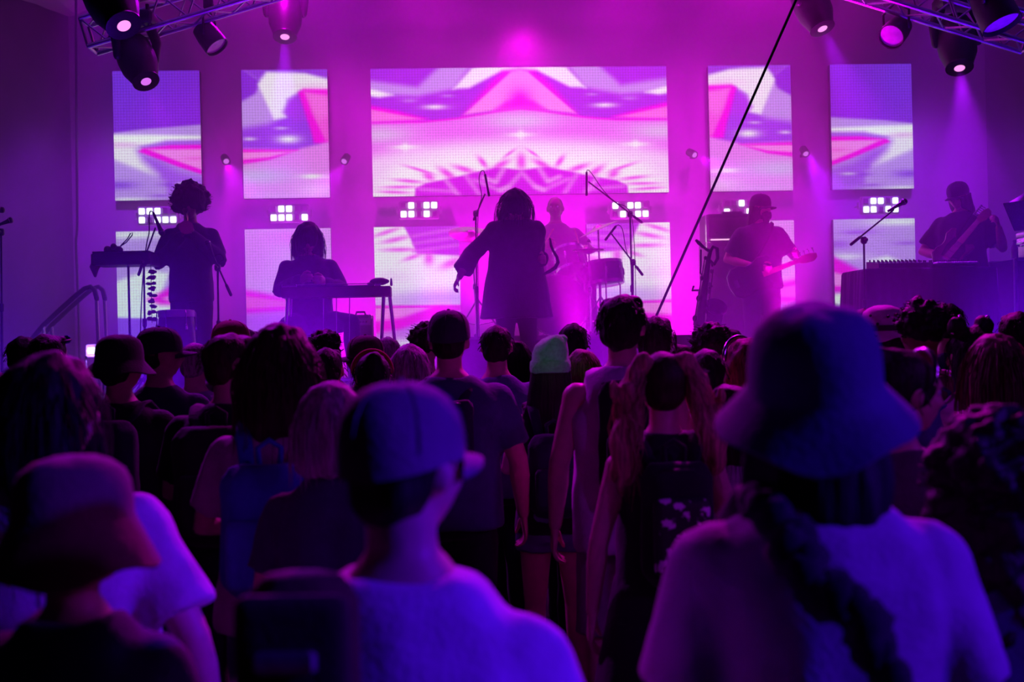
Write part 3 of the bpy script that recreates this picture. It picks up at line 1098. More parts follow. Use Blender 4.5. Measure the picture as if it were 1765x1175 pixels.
def shoe_mesh(P, s):
    k = ('shoe', P.key, s)
    if k in _cl:
        return _cl[k]
    A = P.leg(s)[2]
    fw = Vector((s * .12, 1, 0)).normalized()
    if P.legs and len(P.leg(s)) > 3:
        fw = (P.leg(s)[3] - A).normalized()
    rt = Vector((fw.y, -fw.x, 0)).normalized()
    up = rt.cross(fw)
    R = []
    zb = A - up * .085
    for t, w, h in ((-.085, .026, .06), (-.076, .040, .09), (-.03, .050, .115), (.03, .050, .112), (.09, .053, .085), (.15, .050, .066), (.19, .038, .05), (.205, .02, .03)):
        c = zb + fw * t
        R.append([tuple(c + rt * w * x + up * h * y) for x, y in ((-.95, 0), (.95, 0), (1.05, .22), (.95, .5), (.6, .9), (0, 1), (-.6, .9), (-.95, .5), (-1.05, .22))])
    mb = MB().rings(R)
    me = mb.mesh('shoe')
    shade(me, 50)
    _cl[k] = me
    return me


# --- hair, in head coordinates (origin at the head centre, y towards the face)
def merge(me, mb, name):
    V = [tuple(v.co) for v in me.vertices]
    F = [tuple(p.vertices) for p in me.polygons]
    o = len(V)
    V += mb.v
    F += [tuple(i + o for i in f) for f in mb.f]
    bpy.data.meshes.remove(me)
    m2 = bpy.data.meshes.new(name)
    m2.from_pydata(V, [], F)
    m2.update()
    m2.polygons.foreach_set('use_smooth', [True] * len(m2.polygons))
    return m2


def strands(n, seed, length, start_r=(.09, .105, .105), curl=.006, rad=.0016, spread=.012, zmin=-.02, front=.02, fall=1.0, gravity=1.0, pts=6, side=0.0):
    rnd = random.Random(seed)
    mb = MB()
    for _ in range(n):
        a = rnd.uniform(0, 2 * PI)
        z = rnd.uniform(zmin, .9)
        r = math.sqrt(max(0, 1 - z * z))
        d = Vector((math.cos(a) * r, math.sin(a) * r, z))
        if d.y > .25 and z < .55:
            continue
        p = Vector((d.x * start_r[0], d.y * start_r[1] - front, d.z * start_r[2] + .015))
        if abs(p.x) < side:
            continue
        out = Vector((d.x, d.y, .15)).normalized()
        P = [p]
        ln = length * rnd.uniform(.6, 1.1)
        ph = rnd.uniform(0, 6.28)
        for i in range(1, pts):
            t = i / (pts - 1)
            dirn = (out * (1 - min(1, t * 2.0)) * .6 + Vector((0, 0, -1)) * gravity * min(1, t * 2 + .25) + out * spread * 6 * (1 - gravity)).normalized()
            p = p + dirn * (ln / (pts - 1)) + Vector((math.cos(ph + i * 1.9), math.sin(ph + i * 1.9), 0)) * curl
            P.append(p.copy())
        mb.tube(P, [rad, rad, rad, rad, rad * .8, rad * .4][:pts] if pts <= 6 else rad, 3)
    return mb


_hr = {}


def hair_mesh(style, seed=0, hatted=0.0):
    k = (style, seed, hatted)
    if k in _hr:
        return _hr[k]
    mb = MB()
    rnd = random.Random(seed)
    vox = .011

    def skull(t=0.0):
        mb.ball((0, -.016, .024), (.085 + t, .102 + t, .094 + t))
        mb.ball((0, -.048, -.028), (.074 + t, .056 + t, .062 + t))
    amp, fq, st = .010, 26, (1, 1, .6)
    ex = None
    if style == 'short':
        skull()
        mb.ball((0, .052, .082), (.060, .040, .028))
        ex = strands(110, seed, .03, (.086, .103, .098), .003, .0016, .02, -.3, .016, 1, .2, 4)
    elif style == 'buzz':
        mb.ball((0, -.014, .022), (.080, .098, .092))
        mb.ball((0, -.044, -.028), (.070, .056, .058))
        amp = .003
    elif style == 'side':
        skull(.004)
        mb.ball((-.03, .03, .082), (.062, .06, .036))
        mb.ball((.025, .02, .086), (.055, .06, .036))
        amp = .013
        ex = strands(140, seed, .05, (.09, .107, .102), .004, .0018, .02, -.2, .016, 1, .35, 5)
    elif style == 'long':
        skull(.010)
        R = []
        for z, hw, hd, yc in ((.06, .092, .085, -.03), (0, .098, .085, -.032), (-.06, .106, .078, -.038), (-.13, .118, .066, -.055), (-.20, .128, .052, -.075), (-.27, .130, .040, -.092), (-.33, .118, .028, -.100), (-.36, .09, .016, -.104)):
            R.append([(hw * math.cos(a), hd * math.sin(a) + yc, z) for a in [2 * PI * i / 28 for i in range(28)]])
        mb.rings(R)
        amp, fq, st = .012, 34, (1, 1, .16)
        ex = strands(220, seed, .42, (.098, .112, .108), .005, .0018, .02, -.2, .02)
    elif style == 'mid':
        skull(.012)
        R = []
        for z, hw, hd, yc in ((.06, .095, .088, -.025), (0, .104, .09, -.025), (-.07, .110, .082, -.03), (-.13, .114, .07, -.045), (-.18, .108, .056, -.06), (-.215, .085, .036, -.068)):
            R.append([(hw * math.cos(a), hd * math.sin(a) + yc, z) for a in [2 * PI * i / 28 for i in range(28)]])
        mb.rings(R)
        amp, fq, st = .013, 30, (1, 1, .25)
        ex = strands(220, seed, .26, (.100, .114, .108), .007, .0018, .02, -.2, .02)
    elif style == 'bob':
        skull(.014)
        R = []
        for z, hw, hd, yc in ((.07, .096, .09, -.02), (.01, .108, .094, -.02), (-.05, .116, .09, -.024), (-.10, .116, .08, -.035), (-.14, .104, .062, -.045), (-.16, .08, .04, -.05)):
            R.append([(hw * math.cos(a), hd * math.sin(a) + yc, z) for a in [2 * PI * i / 28 for i in range(28)]])
        mb.rings(R)
        amp, fq, st = .010, 34, (1, 1, .2)
        ex = strands(200, seed, .2, (.102, .112, .11), .004, .0017, .02, -.1, .02)
    elif style in ('afro', 'curls', 'bigcurls'):
        r0 = {'afro': .135, 'curls': .105, 'bigcurls': .15}[style]
        mb.ball((0, -.03, .055), (r0 * 1.0, r0 * .98, r0 * .93))
        nb = {'afro': 120, 'curls': 90, 'bigcurls': 150}[style]
        for _ in range(nb):
            a = rnd.uniform(0, 2 * PI)
            z = rnd.uniform(-.75, 1)
            r = math.sqrt(1 - z * z)
            q = rnd.uniform(.94, 1.08)
            if math.sin(a) * r > .45 and z < .35:
                continue
            mb.ball((math.cos(a) * r * r0 * q, math.sin(a) * r * r0 * q - .03, z * r0 * .95 * q + .055), r0 * rnd.uniform(.09, .17), 8, 6)
        if style == 'bigcurls':
            for _ in range(130):
                a = rnd.uniform(PI * .95, PI * 2.05)
                z = rnd.uniform(-.34, .02)
                w = .15 + .05 * (-z)
                mb.ball((math.cos(a) * w * rnd.uniform(.5, 1.1), math.sin(a) * .10 * rnd.uniform(.6, 1.1) - .045, z), rnd.uniform(.02, .036), 8, 6)
            mb.ball((0, -.06, -.12), (.15, .085, .17))
        amp, fq, st = .010, 40, (1, 1, 1)
        ex = strands(260 if style != 'curls' else 150, seed, .032, (r0, r0, r0 * .98), .013, .0020, .05, -.6, .03, 1, -.1, 5)
        ex.v = [(x, y, z + .03) for x, y, z in ex.v]
    elif style == 'bun':
        skull(.004)
        mb.ball((0, -.085, .085), (.045, .042, .042), bumpy=.15)
        amp = .006
        ex = strands(80, seed, .05, (.088, .105, .1), .004, .0016, .02, -.3, .016, 1, .3, 4)
    elif style == 'spacebuns':
        skull(.006)
        for s in (-1, 1):
            mb.ball((s * .065, -.02, .125), (.042, .04, .042), bumpy=.2, seed=s)
        R = []
        for z, hw, hd, yc in ((.02, .092, .08, -.03), (-.07, .10, .07, -.04), (-.15, .10, .05, -.06), (-.22, .08, .03, -.07)):
            R.append([(hw * math.cos(a), hd * math.sin(a) + yc, z) for a in [2 * PI * i / 24 for i in range(24)]])
        mb.rings(R)
        amp = .010
        ex = strands(140, seed, .2, (.092, .107, .1), .006, .0016, .02, -.3, .016, 1, .8)
    elif style == 'pony':
        skull(.003)
        mb.tube([(0, -.095, .02), (0, -.14, .0), (0, -.145, -.08), (.01, -.125, -.18), (.0, -.115, -.24)], [.026, .034, .036, .028, .010], 12, round_ends=True)
        amp = .007
        ex = strands(90, seed, .05, (.088, .105, .1), .004, .0016, .02, -.3, .016, 1, .3, 4)
    elif style == 'bunches':
        # half-up wavy hair falling in two loose bunches
        for s in (-1, 1):
            mb.tube([(s * .06, -.06, .09), (s * .105, -.045, .05), (s * .130, -.05, -.03), (s * .145, -.065, -.12), (s * .165, -.085, -.21), (s * .165, -.10, -.29), (s * .15, -.10, -.35)],
                    [.03, .044, .048, .050, .050, .044, .016], 14, round_ends=True)
            for q in range(14):
                a = rnd.uniform(0, 6.28)
                z = rnd.uniform(-.36, .02)
                mb.ball((s * (.145 + .02 * rnd.random()) + .045 * math.cos(a), -.075 + .04 * math.sin(a), z), (.015, .015, .04), 8, 6)
            mb.ball((s * .075, -.06, .095), (.034, .034, .028))
        amp, fq, st = .018, 24, (1, 1, .5)
        ex = strands(420, seed, .42, (.135, .105, .105), .020, .0017, .03, -.4, .03, side=.075)
    elif style == 'straight':
        skull(.008)
        R = []
        for z, hw, hd, yc in ((.06, .092, .085, -.028), (-.02, .10, .085, -.03), (-.1, .112, .07, -.045), (-.2, .122, .05, -.07), (-.3, .12, .034, -.09), (-.4, .105, .02, -.1)):
            R.append([(hw * math.cos(a), hd * math.sin(a) + yc, z) for a in [2 * PI * i / 30 for i in range(30)]])
        mb.rings(R)
        amp, fq, st = .009, 44, (1, 1, .08)
        ex = strands(240, seed, .46, (.098, .112, .106), .003, .0017, .02, -.2, .02)
    elif style == 'wavy':
        skull(.008)
        for i in range(26):
            a = rnd.uniform(PI * .92, PI * 2.08)
            x, y = .088 * math.cos(a), .075 * math.sin(a) - .03
            mb.tube([(x * .8, y * .8, .05), (x * 1.05, y, -.01), (x * 1.2 + rnd.uniform(-.012, .012), y, -.07), (x * 1.15 + rnd.uniform(-.015, .015), y - .01, -.12)], [.03, .03, .026, .010], 8, round_ends=True)
        amp = .010
        ex = strands(170, seed, .2, (.10, .108, .104), .010, .0017, .03, -.4, .02)
    me = remesh(mb, vox, 1, .5, .7)
    wobble(me, amp, fq, seed, st)
    if ex and not hatted:
        me = merge(me, ex, 'hair')
    if hatted:
        # only the hair that shows below the hat
        bm = bmesh.new()
        bm.from_mesh(me)
        bmesh.ops.delete(bm, geom=[v for v in bm.verts if v.co.z > (.012 if hatted < 1 else -.012 + .28 * v.co.y)], context='VERTS')
        bm.to_mesh(me)
        bm.free()
    me.name = 'hair'
    _hr[k] = me
    return me


HAIR_TOP = {'short': .012, 'buzz': .004, 'side': .020, 'long': .018, 'mid': .020, 'bob': .022, 'afro': .075, 'curls': .045, 'bigcurls': .09, 'bun': .02, 'spacebuns': .055, 'pony': .012, 'bunches': .02, 'straight': .018, 'wavy': .02, None: 0.0}


# --- hats, in head coordinates
def cap(parent, MH, color, turn=0.0, brim_color=None, up=0.0, backstrap=False):
    key = ('cap', backstrap)
    if key not in _hr:
        mb = MB()
        R = []
        n = 28
        for z, k in ((.012, 1.0), (.03, 1.005), (.06, .985), (.085, .92), (.108, .78), (.124, .55), (.133, .28)):
            rr = []
            for i in range(n):
                a = 2 * PI * i / n
                low = 0.0
                if z < .013:
                    low = -.022 * max(0, -math.sin(a))
                rr.append((.0915 * k * math.cos(a), .113 * k * math.sin(a) - .010, z + low))
            R.append(rr)
        mb.rings(R)
        mb.ball((0, -.010, .135), (.008, .008, .005), 8, 6)
        for i in range(6):
            a = PI / 6 + i * PI / 3
            mb.tube([((.0925 * k) * math.cos(a), (.114 * k) * math.sin(a) - .010, z) for z, k in ((.03, 1.01), (.06, .99), (.085, .925), (.108, .785), (.124, .555), (.134, .2))], .0016, 4)
        me = mb.mesh('cap')
        shade(me, 60)
        mb = MB()
        top, bot = [], []
        nx, ny = 14, 5
        vs = []
        for side in (0, 1):
            for j in range(ny):
                for i in range(nx):
                    u = -1 + 2 * i / (nx - 1)
                    a = PI / 2 - u * 1.05
                    x0, y0 = .090 * math.cos(a), .111 * math.sin(a) - .010
                    ex = .075 * math.cos(u * PI / 2) ** .6 * j / (ny - 1) if abs(u) < 1 else 0
                    vs.append((x0 * (1 + ex * .6), y0 + ex, .018 - .022 * u * u - .012 * j / (ny - 1) - side * .006))
        fs = []
        o = nx * ny
        for j in range(ny - 1):
            for i in range(nx - 1):
                q = j * nx + i
                fs.append((q, q + 1, q + nx + 1, q + nx))
                fs.append((o + q + 1, o + q, o + q + nx, o + q + nx + 1))
        for i in range(nx - 1):
            q = (ny - 1) * nx + i
            fs.append((q, q + 1, o + q + 1, o + q))
            fs.append((i + 1, i, o + i, o + i + 1))
        mb.add(vs, fs)
        mb2 = mb.mesh('brim')
        shade(mb2, 50)
        _hr[key] = (me, mb2)
    me, br = _hr[key]
    L = MH @ Matrix.Rotation(math.radians(-turn), 4, 'Z') @ Matrix.Rotation(math.radians(up), 4, 'X')
    c = link('cap', me, cloth(color), parent, None, L)
    link('brim', br, cloth(brim_color or color), c)
    if backstrap:
        MB().tube([(.05 * math.cos(t), -.118 - .002 * math.sin(t), -.004 + .035 * math.sin(t)) for t in [PI * i / 10 for i in range(11)]], .004, 6).build('strap', cloth(brim_color or color), c)
    return c


def bucket(parent, MH, color, size=1.0, droop=.05, flare=.055, band=None, seed=1, tilt=0.0):
    key = ('bucket', droop, flare, seed)
    if key not in _hr:
        mb = MB()
        R = []
        n = 36
        prof = [(1.0 + flare / .1 + .0, .012 - droop), (1.0 + flare / .1 * .5, .016 - droop * .45), (1.02, .022), (1.0, .03), (.985, .06), (.945, .088), (.85, .112), (.66, .128), (.42, .136), (.18, .139)]
        for k, (q, z) in enumerate(prof):
            rr = []
            for i in range(n):
                a = 2 * PI * i / n
                w = .008 * math.sin(a * 3 + seed) + .006 * math.sin(a * 5 + seed * 2) if k < 2 else .002 * math.sin(a * 4 + k)
                rr.append((.094 * q * math.cos(a), .115 * q * math.sin(a) - .010, z + w))
            R.append(rr)
        inner = []
        for k, (q, z) in enumerate(prof[:3][::-1]):
            rr = []
            for i in range(n):
                a = 2 * PI * i / n
                w = .008 * math.sin(a * 3 + seed) + .006 * math.sin(a * 5 + seed * 2) if k > 0 else 0
                rr.append(((.094 * q - .003) * math.cos(a), (.115 * q - .003) * math.sin(a) - .010, z + w - .005))
            inner.append(rr)
        mb.rings(inner + R)
        me = mb.mesh('bucket_hat')
        shade(me, 55)
        _hr[key] = me
    c = link('bucket_hat', _hr[key], cloth(color), parent, None, MH @ Matrix.Rotation(math.radians(tilt), 4, 'X') @ Matrix.Scale(size, 4))
    if band:
        MB().lathe([(.097, .024), (.099, .03), (.098, .046), (.096, .05)], (0, 0, 0), 30, Matrix.Translation((0, -.010, 0)) @ Matrix.Diagonal((1, 1.22, 1, 1))).build('hat_band', cloth(band), c, 60)
    return c


def beanie(parent, MH, color):
    mb = MB()
    R = []
    n = 30
    for z, k, dx in ((-.012, 1.0, 0), (.0, 1.04, 0), (.03, 1.05, 0), (.045, 1.03, 0), (.05, .985, 0), (.08, .98, .002), (.115, .88, .008), (.145, .68, .02), (.162, .46, .036), (.166, .22, .05)):
        R.append([((.092 * k) * math.cos(a) * (1 + .012 * math.sin(12 * a)) + dx, (.112 * k) * math.sin(a) - .012, z + .006 * math.sin(3 * a + z * 40)) for a in [2 * PI * i / n for i in range(n)]])
    mb.rings(R)
    mb.ball((.06, -.012, .150), (.028, .032, .020), 12, 8)
    c = mb.build('beanie', BEANIE, parent, 60)
    c.matrix_local = MH
    MB().lathe([(.097, -.014), (.101, -.006), (.102, .02), (.100, .04), (.095, .046)], (0, 0, 0), 30, Matrix.Translation((0, -.012, 0)) @ Matrix.Diagonal((1, 1.2, 1, 1))).build('cuff', BEANIE, c, 60)
    return c


BEANIE = mat('green_knit', (.13, .50, .24), .9, 0, .2, .2, 60, .5, 160, .3)

SKIN = {'l': (.62, .40, .30), 't': (.45, .27, .18), 'b': (.20, .11, .07), 'p': (.72, .48, .38)}
HC = {'black': (.010, .008, .008), 'brown': (.035, .020, .012), 'dark': (.018, .012, .010), 'blonde': (.45, .30, .15), 'grey': (.30, .28, .28), 'red': (.16, .05, .025), 'lbrown': (.12, .075, .04)}


def person(label, loc, H, face=0.0, P=None, skin='l', hair=('short', 'dark'), shirt=('tee', (.03, .03, .05)), legs=('long', (.02, .02, .03)), hat=None,
           hseed=0, detail=False, hands=.5, loose=.018, hem=.84, shoe=(.03, .03, .03), group=None, eyes=False, hscale=1.0, hatted=.01):
    """one figure: body with clothing and hair as its children; faces the stage (+y) turned by 'face' degrees clockwise"""
    P = P or Pose()
    t = thing('person', label, 'person', loc, math.radians(-face), group, H / 1.75)
    link('body', body_mesh(P, .012 if detail else .017, hands, .6 if detail else .5), skinmat(SKIN[skin]), t)
    link('shirt', shirt_mesh(P, shirt[0], loose, hem, .016, hseed % 3), cloth(shirt[1]), t)
    nm = {'long': 'trousers', 'shorts': 'shorts', 'hotpants': 'shorts', 'skirt': 'skirt'}[legs[0]]
    link(nm, trouser_mesh(P, legs[0], .012), cloth(legs[1]), t)
    for s in (-1, 1):
        link('shoe', shoe_mesh(P, s), cloth(shoe), t)
    if hair and hair[0]:
        link('hair', hair_mesh(hair[0], hseed, hatted if hat else 0.0), hairmat(HC[hair[1]]), t, None, P.MH @ Matrix.Scale(hscale, 4))
    if hat:
        hat(t, P.MH)
    if eyes:
        for s in (-1, 1):
            e = MB().ball((s * .030, .078, .008), .0125, 10, 8).build('eye', M_EYE, t, 180)
            e.matrix_local = P.MH
    return t, P


M_EYE = mat('eye_white', (.7, .7, .7), .2, 0, .5, .05)


def backpack(owner, P, color, label, width=.30, height=.42, depth=.15, z=1.19, loop=True, pocket=None, shift=0.0, group=None, pattern=None, both=True, pdrop=.14, ph=.5):
    """a bag worn on the back of 'owner'; a thing of its own"""
    t = bpy.data.objects.new('backpack', None)
    COL.objects.link(t)
    t.location, t.rotation_euler, t.scale = owner.location, owner.rotation_euler, owner.scale
    tag(t, label, 'backpack', group)
    yb = -.150 - .12 * (P.girth - 1)
    mb = MB()
    mb.box((shift, yb - depth / 2, z), (width, depth, height), bev=.05)
    me = remesh(mb, .016, 4, .5, .7)
    wobble(me, .008, 12, 2)
    link('bag', me, cloth(color), t)
    pk = MB().box((shift, yb - depth - .012, z - height * pdrop), (width * .78, .05, height * ph), bev=.022)
    link('pocket', remesh(pk, .012, 3, .5, .7), pattern or cloth(pocket or color), t)
    for s in (-1, 1) if both else (1,):
        sx = min(.118, width * .36) * s
        pts = [P.tf(p) for p in ((sx * .7 + shift, yb - .01, z + height * .44), (sx * .95, -.115, 1.435), (sx, -.06, 1.475), (sx * 1.03, .0, 1.480), (sx * 1.1, .075, 1.44), (sx * 1.15, .138, 1.36), (sx * 1.25, .142, 1.24), (sx * 1.5, .07, 1.10), (sx * 1.2, yb + .02, z - height * .35))]
        MB().tube(pts, [.022, .026, .028, .028, .027, .025, .018, .012, .012], 8, .32).build('strap', cloth(color), t, 180)
    if loop:
        MB().tube([(shift - .03, yb - .03, z + height / 2 - .015), (shift - .034, yb - .03, z + height / 2 + .04), (shift, yb - .03, z + height / 2 + .062), (shift + .034, yb - .03, z + height / 2 + .04), (shift + .03, yb - .03, z + height / 2 - .015)], .009, 8).build('handle_loop', cloth(color), t, 180)
    MB().tube([(shift - width * .36, yb - depth * .72, z + height * .34), (shift - width * .2, yb - depth * .8, z + height * .44), (shift + width * .2, yb - depth * .8, z + height * .44), (shift + width * .36, yb - depth * .72, z + height * .34)], .004, 5).build('zip', M_BLKMET, t, 180)
    return t

# ------------------------------------------------------------------ stage equipment
def stage_xy(px, d, z=STAGE):
    p = at(px, 587.5, d)
    return Vector((p.x, p.y, z))


class Local:
    """shape collector whose points are given in world space"""

    def __init__(self, root):
        self.o = Vector(root.location)
        self.t = root

    def tube(self, name, pts, rad, m, parent=None, seg=8, **k):
        return MB().tube([Vector(p) - self.o for p in pts], rad, seg, **k).build(name, m, parent or self.t, 60)


def microphone(tip, tail, label, group='stage microphones', thin=False):
    """handheld style microphone: grille at 'tip'"""
    tip, tail = Vector(tip), Vector(tail)
    t = thing('microphone', label, 'microphone', tail, 0, group)
    d = (tip - tail)
    q = d.to_track_quat('Z', 'Y').to_matrix().to_4x4()
    L = d.length
    if thin:
        MB().lathe([(.006, 0), (.011, .004), (.011, L * .75), (.0105, L * .76), (.0105, L), (.005, L + .002)], M=q, seg=14).build('handle', M_BLACK, t)
        MB().lathe([(.0112, L * .80), (.0116, L * .82), (.0116, L * .98), (.0112, L)], M=q, seg=14).build('grille', M_BLKMET, t)
        return t
    MB().lathe([(.008, 0), (.011, .004), (.012, L * .3), (.0185, L * .70), (.020, L * .74), (.016, L * .76)], M=q, seg=16).build('handle', M_BLACK, t)
    MB().lathe([(.018, L * .735), (.025, L * .79), (.0265, L * .86), (.024, L * .94), (.015, L * .99), (.003, L)], M=q, seg=18).build('grille', M_BLKMET, t)
    MB().lathe([(.0268, L * .83), (.0278, L * .835), (.0278, L * .85), (.0268, L * .855)], M=q, seg=18).build('grille_ring', M_CHROME, t)
    return t


def mic_stand(label, base, top, tail=None, tip=None, clutch_low=None, legs=.26, straight=False):
    """tripod stand, pole to 'top', boom from 'tail' through top to 'tip'"""
    t = thing('microphone_stand', label, 'microphone stand', base, 0, 'microphone stands on the stage')
    L = Local(t)
    b = Vector(base)
    top = Vector(top)
    for k in range(3):
        a = 2.2 + k * 2 * PI / 3
        f = b + Vector((math.cos(a) * legs, math.sin(a) * legs, .014))
        lg = L.tube('leg', [b + Vector((0, 0, .17)), f], .008, M_BLKMET)
        MB().ball(f - b, (.014, .014, .014), 8, 6).build('rubber_foot', M_RUBBER, lg, 180)
    mid = b.lerp(top, .55)
    L.tube('pole', [b + Vector((0, 0, .10)), mid], .0115, M_BLKMET)
    L.tube('pole', [mid - (top - b) * .02, top], .0085, M_BLKMET)
    MB().lathe([(.012, -.035), (.018, -.03), (.019, .03), (.012, .035)], mid - b, 12).build('clutch', M_BLACK, t)
    if tip is not None:
        tail, tip = Vector(tail), Vector(tip)
        L.tube('boom', [tail, tip], .0072, M_BLKMET)
        dq = (tip - tail).normalized()
        L.tube('counterweight', [tail, tail + dq * .09], .013, M_BLACK, round_ends=True)
        j = Vector(top) - b
        MB().box(j, (.05, .045, .06), bev=.012).build('swivel', M_BLACK, t)
        MB().tube([j + Vector((0, -.02, 0)), j + Vector((0, -.06, 0))], [.012, .016], 8, round_ends=True).build('knob', M_BLACK, t)
    return t


def cable(name, pts, r, label, m=None, cat='cable', n=8, sag=None):
    P = [Vector(p) for p in pts]
    out = []
    for i in range(len(P) - 1):
        p0, p1, p2, p3 = P[max(0, i - 1)], P[i], P[i + 1], P[min(len(P) - 1, i + 2)]
        for k in range(n):
            u = k / n
            out.append(.5 * ((2 * p1) + (p2 - p0) * u + (2 * p0 - 5 * p1 + 4 * p2 - p3) * u * u + (3 * p1 - p0 - 3 * p2 + p3) * u ** 3))
    out.append(P[-1])
    o = out[0]
    ob = MB().tube([q - o for q in out], r, 6).build(name, m or M_RUBBER, None, 180)
    ob.location = o
    return tag(ob, label, cat)


# --- percussion tray on a stand, left
D = 10.0
b = stage_xy(224, D)
zt = at(224, 437, D).z - STAGE
t = thing('percussion_table', 'narrow black percussion tray on one thin post, left of the trumpet player', 'table', b)
xl, xr = at(168, 450, D).x - b.x, at(267, 450, D).x - b.x
MB().box(((xl + xr) / 2, 0, zt - .055), (xr - xl, .36, .10), bev=.012).build('tray', M_BLACK, t)
MB().box(((xl + xr) / 2, 0, zt + .004), (xr - xl - .02, .34, .012), bev=.004).build('tray_mat', M_RUBBER, t)
MB().tube([(xl + .02, .0, zt - .05), (xl - .01, -.05, zt - .12), (xl + .0, -.06, zt - .19)], [.05, .04, .012], 8, round_ends=True).build('hanging_cloth', cloth((.16, .02, .04)), t, 180)
MB().tube([(0, 0, .06), (0, 0, zt - .09)], .010, 10).build('post', M_BLKMET, t)
MB().lathe([(.014, -.03), (.028, -.024), (.028, .024), (.014, .03)], (-.01, 0, .50), 12).build('clutch', M_BLACK, t)
for k in range(3):
    a = .5 + k * 2.094
    MB().tube([(0, 0, .2), (.27 * math.cos(a), .27 * math.sin(a), .012)], .009, 8).build('leg', M_BLKMET, t)
k0 = at(196, 434, D)
t = thing('hand_percussion', 'lumpy dark shaker bundle with a looped strap lying on the percussion tray', 'percussion', (k0.x, k0.y, b.z + zt + .01))
mb = MB()
for (x, y, z, r) in ((-.05, 0, .025, .035), (0, .02, .03, .042), (.05, -.01, .022, .034), (.01, -.03, .05, .028)):
    mb.ball((x, y, z), r, 10, 8, bumpy=.2)
mb.build('shaker', M_WOOD, t, 180)
MB().tube([(.05, 0, .05), (.11, 0, .09), (.16, 0, .15), (.165, 0, .17), (.145, 0, .165), (.12, 0, .12), (.06, 0, .06)], .005, 6).build('strap', M_RUBBER, t, 180)
# shell chime hanging from the tray end
ct = at(265, 457, D)
t = thing('shell_chime', 'string of dark seed shells hanging under the right end of the percussion tray', 'chime', (ct.x, ct.y - .1, b.z + zt - .105))
MB().tube([(0, 0, 0), (0, 0, -.50)], .003, 5).build('cord', M_RUBBER, t)
rnd = random.Random(4)
zz = -.06
for k in range(9):
    mb = MB()
    for q in range(5):
        a = rnd.uniform(0, 6.28)
        mb.ball((.022 * math.cos(a), .022 * math.sin(a), rnd.uniform(-.012, .012)), (rnd.uniform(.015, .03), .02, rnd.uniform(.008, .016)), 8, 6)
    o = mb.build('shell', M_WOOD, t, 180)
    o.location = (0, 0, zz)
    zz -= .05
# --- microphone over the tray
D = 9.85
mb_ = stage_xy(249, D)
mic_stand('boom microphone stand in front of the percussion tray', mb_, at(248, 452, D), at(239, 473, D), at(268, 392, D))
microphone(at(281, 406, D), at(264, 366, D), 'microphone pointing down above the percussion tray')
cable('microphone_cable', [at(264, 366, D), at(259, 364, D), at(257, 376, D), at(257, 400, D), at(252, 425, D), at(247, 470, D), at(243, 540, D), stage_xy(238, D)], .005, 'thin cable looping from the microphone above the percussion tray')
# --- conga in front of the trumpet player
D = 9.9
c0 = stage_xy(305, D)
t = thing('conga_drum', 'tall conga drum standing in front of the trumpet player', 'drum', c0)
MB().lathe([(.105, .0), (.11, .01), (.125, .15), (.155, .40), (.152, .58), (.142, .70), (.13, .705)], seg=28).build('shell', M_WOOD, t)
MB().lathe([(.146, .665), (.152, .67), (.153, .705), (.149, .725), (.12, .729), (.0, .729)], seg=28).build('drum_head', M_SKIN_HEAD, t)
for k in range(6):
    a = k * PI / 3 + .2
    c, s = math.cos(a), math.sin(a)
    MB().box((c * .160, s * .160, .58), (.022, .022, .05), Euler((0, 0, a)), .004).tube([(c * .162, s * .162, .6), (c * .162, s * .162, .70)], .005, 6).tube([(c * .162, s * .162, .70), (c * .150, s * .150, .722)], .006, 6).build('tuning_lug', M_CHROME, t)
# --- trumpet player's microphone
D = 9.95
mic_stand('boom microphone stand at the trumpet player right', stage_xy(377, D), at(375, 461, D), at(398, 508, D), at(366, 438, D))
microphone(at(356, 414, D), at(368, 442, D), 'microphone aimed at the trumpet bell')
cable('microphone_cable', [at(368, 442, D), at(380, 438, D), at(386, 447, D), at(378, 455, D), at(376, 500, D), stage_xy(373, D)], .005, 'cable looped at the trumpet player microphone stand')
# --- two microphones at the left edge of the photograph
D = 9.8
bs = stage_xy(2, D)
mic_stand('microphone stand at the far left edge of the stage', bs, at(2, 400, D), at(-30, 400, D), at(6, 385, D))
microphone(at(22, 378, D), at(-6, 389, D), 'lower of the two microphones at the far left edge')
microphone(at(8, 361, D), at(-24, 366, D), 'upper of the two microphones at the far left edge')
# --- stair handrails, left
D = 11.2
for k, (off, lab) in enumerate(((0, 'curved stair handrail at the left of the stage, nearer of two'), (14, 'curved stair handrail at the left of the stage, farther of two'))):
    dd = D + k * .7
    p0 = stage_xy(60 + off, dd, at(60 + off, 588, dd).z)
    t = thing('handrail', lab, 'handrail', stage_xy(170 + off, dd), 0, 'stair handrails')
    L = Local(t)
    L.tube('rail', [at(48 + off, 592, dd), at(75 + off, 560, dd), at(105 + off, 532, dd), at(132 + off, 508, dd), at(146 + off, 497, dd), at(156 + off, 494, dd), at(163 + off, 500, dd), at(167 + off, 515, dd)], .024, M_BLKMET, round_ends=True)
    L.tube('post', [at(166 + off, 510, dd), stage_xy(171 + off, dd)], .017, M_ALU)
    L.tube('post', [at(75 + off, 560, dd), stage_xy(80 + off, dd, STAGE - .25)], .017, M_ALU)
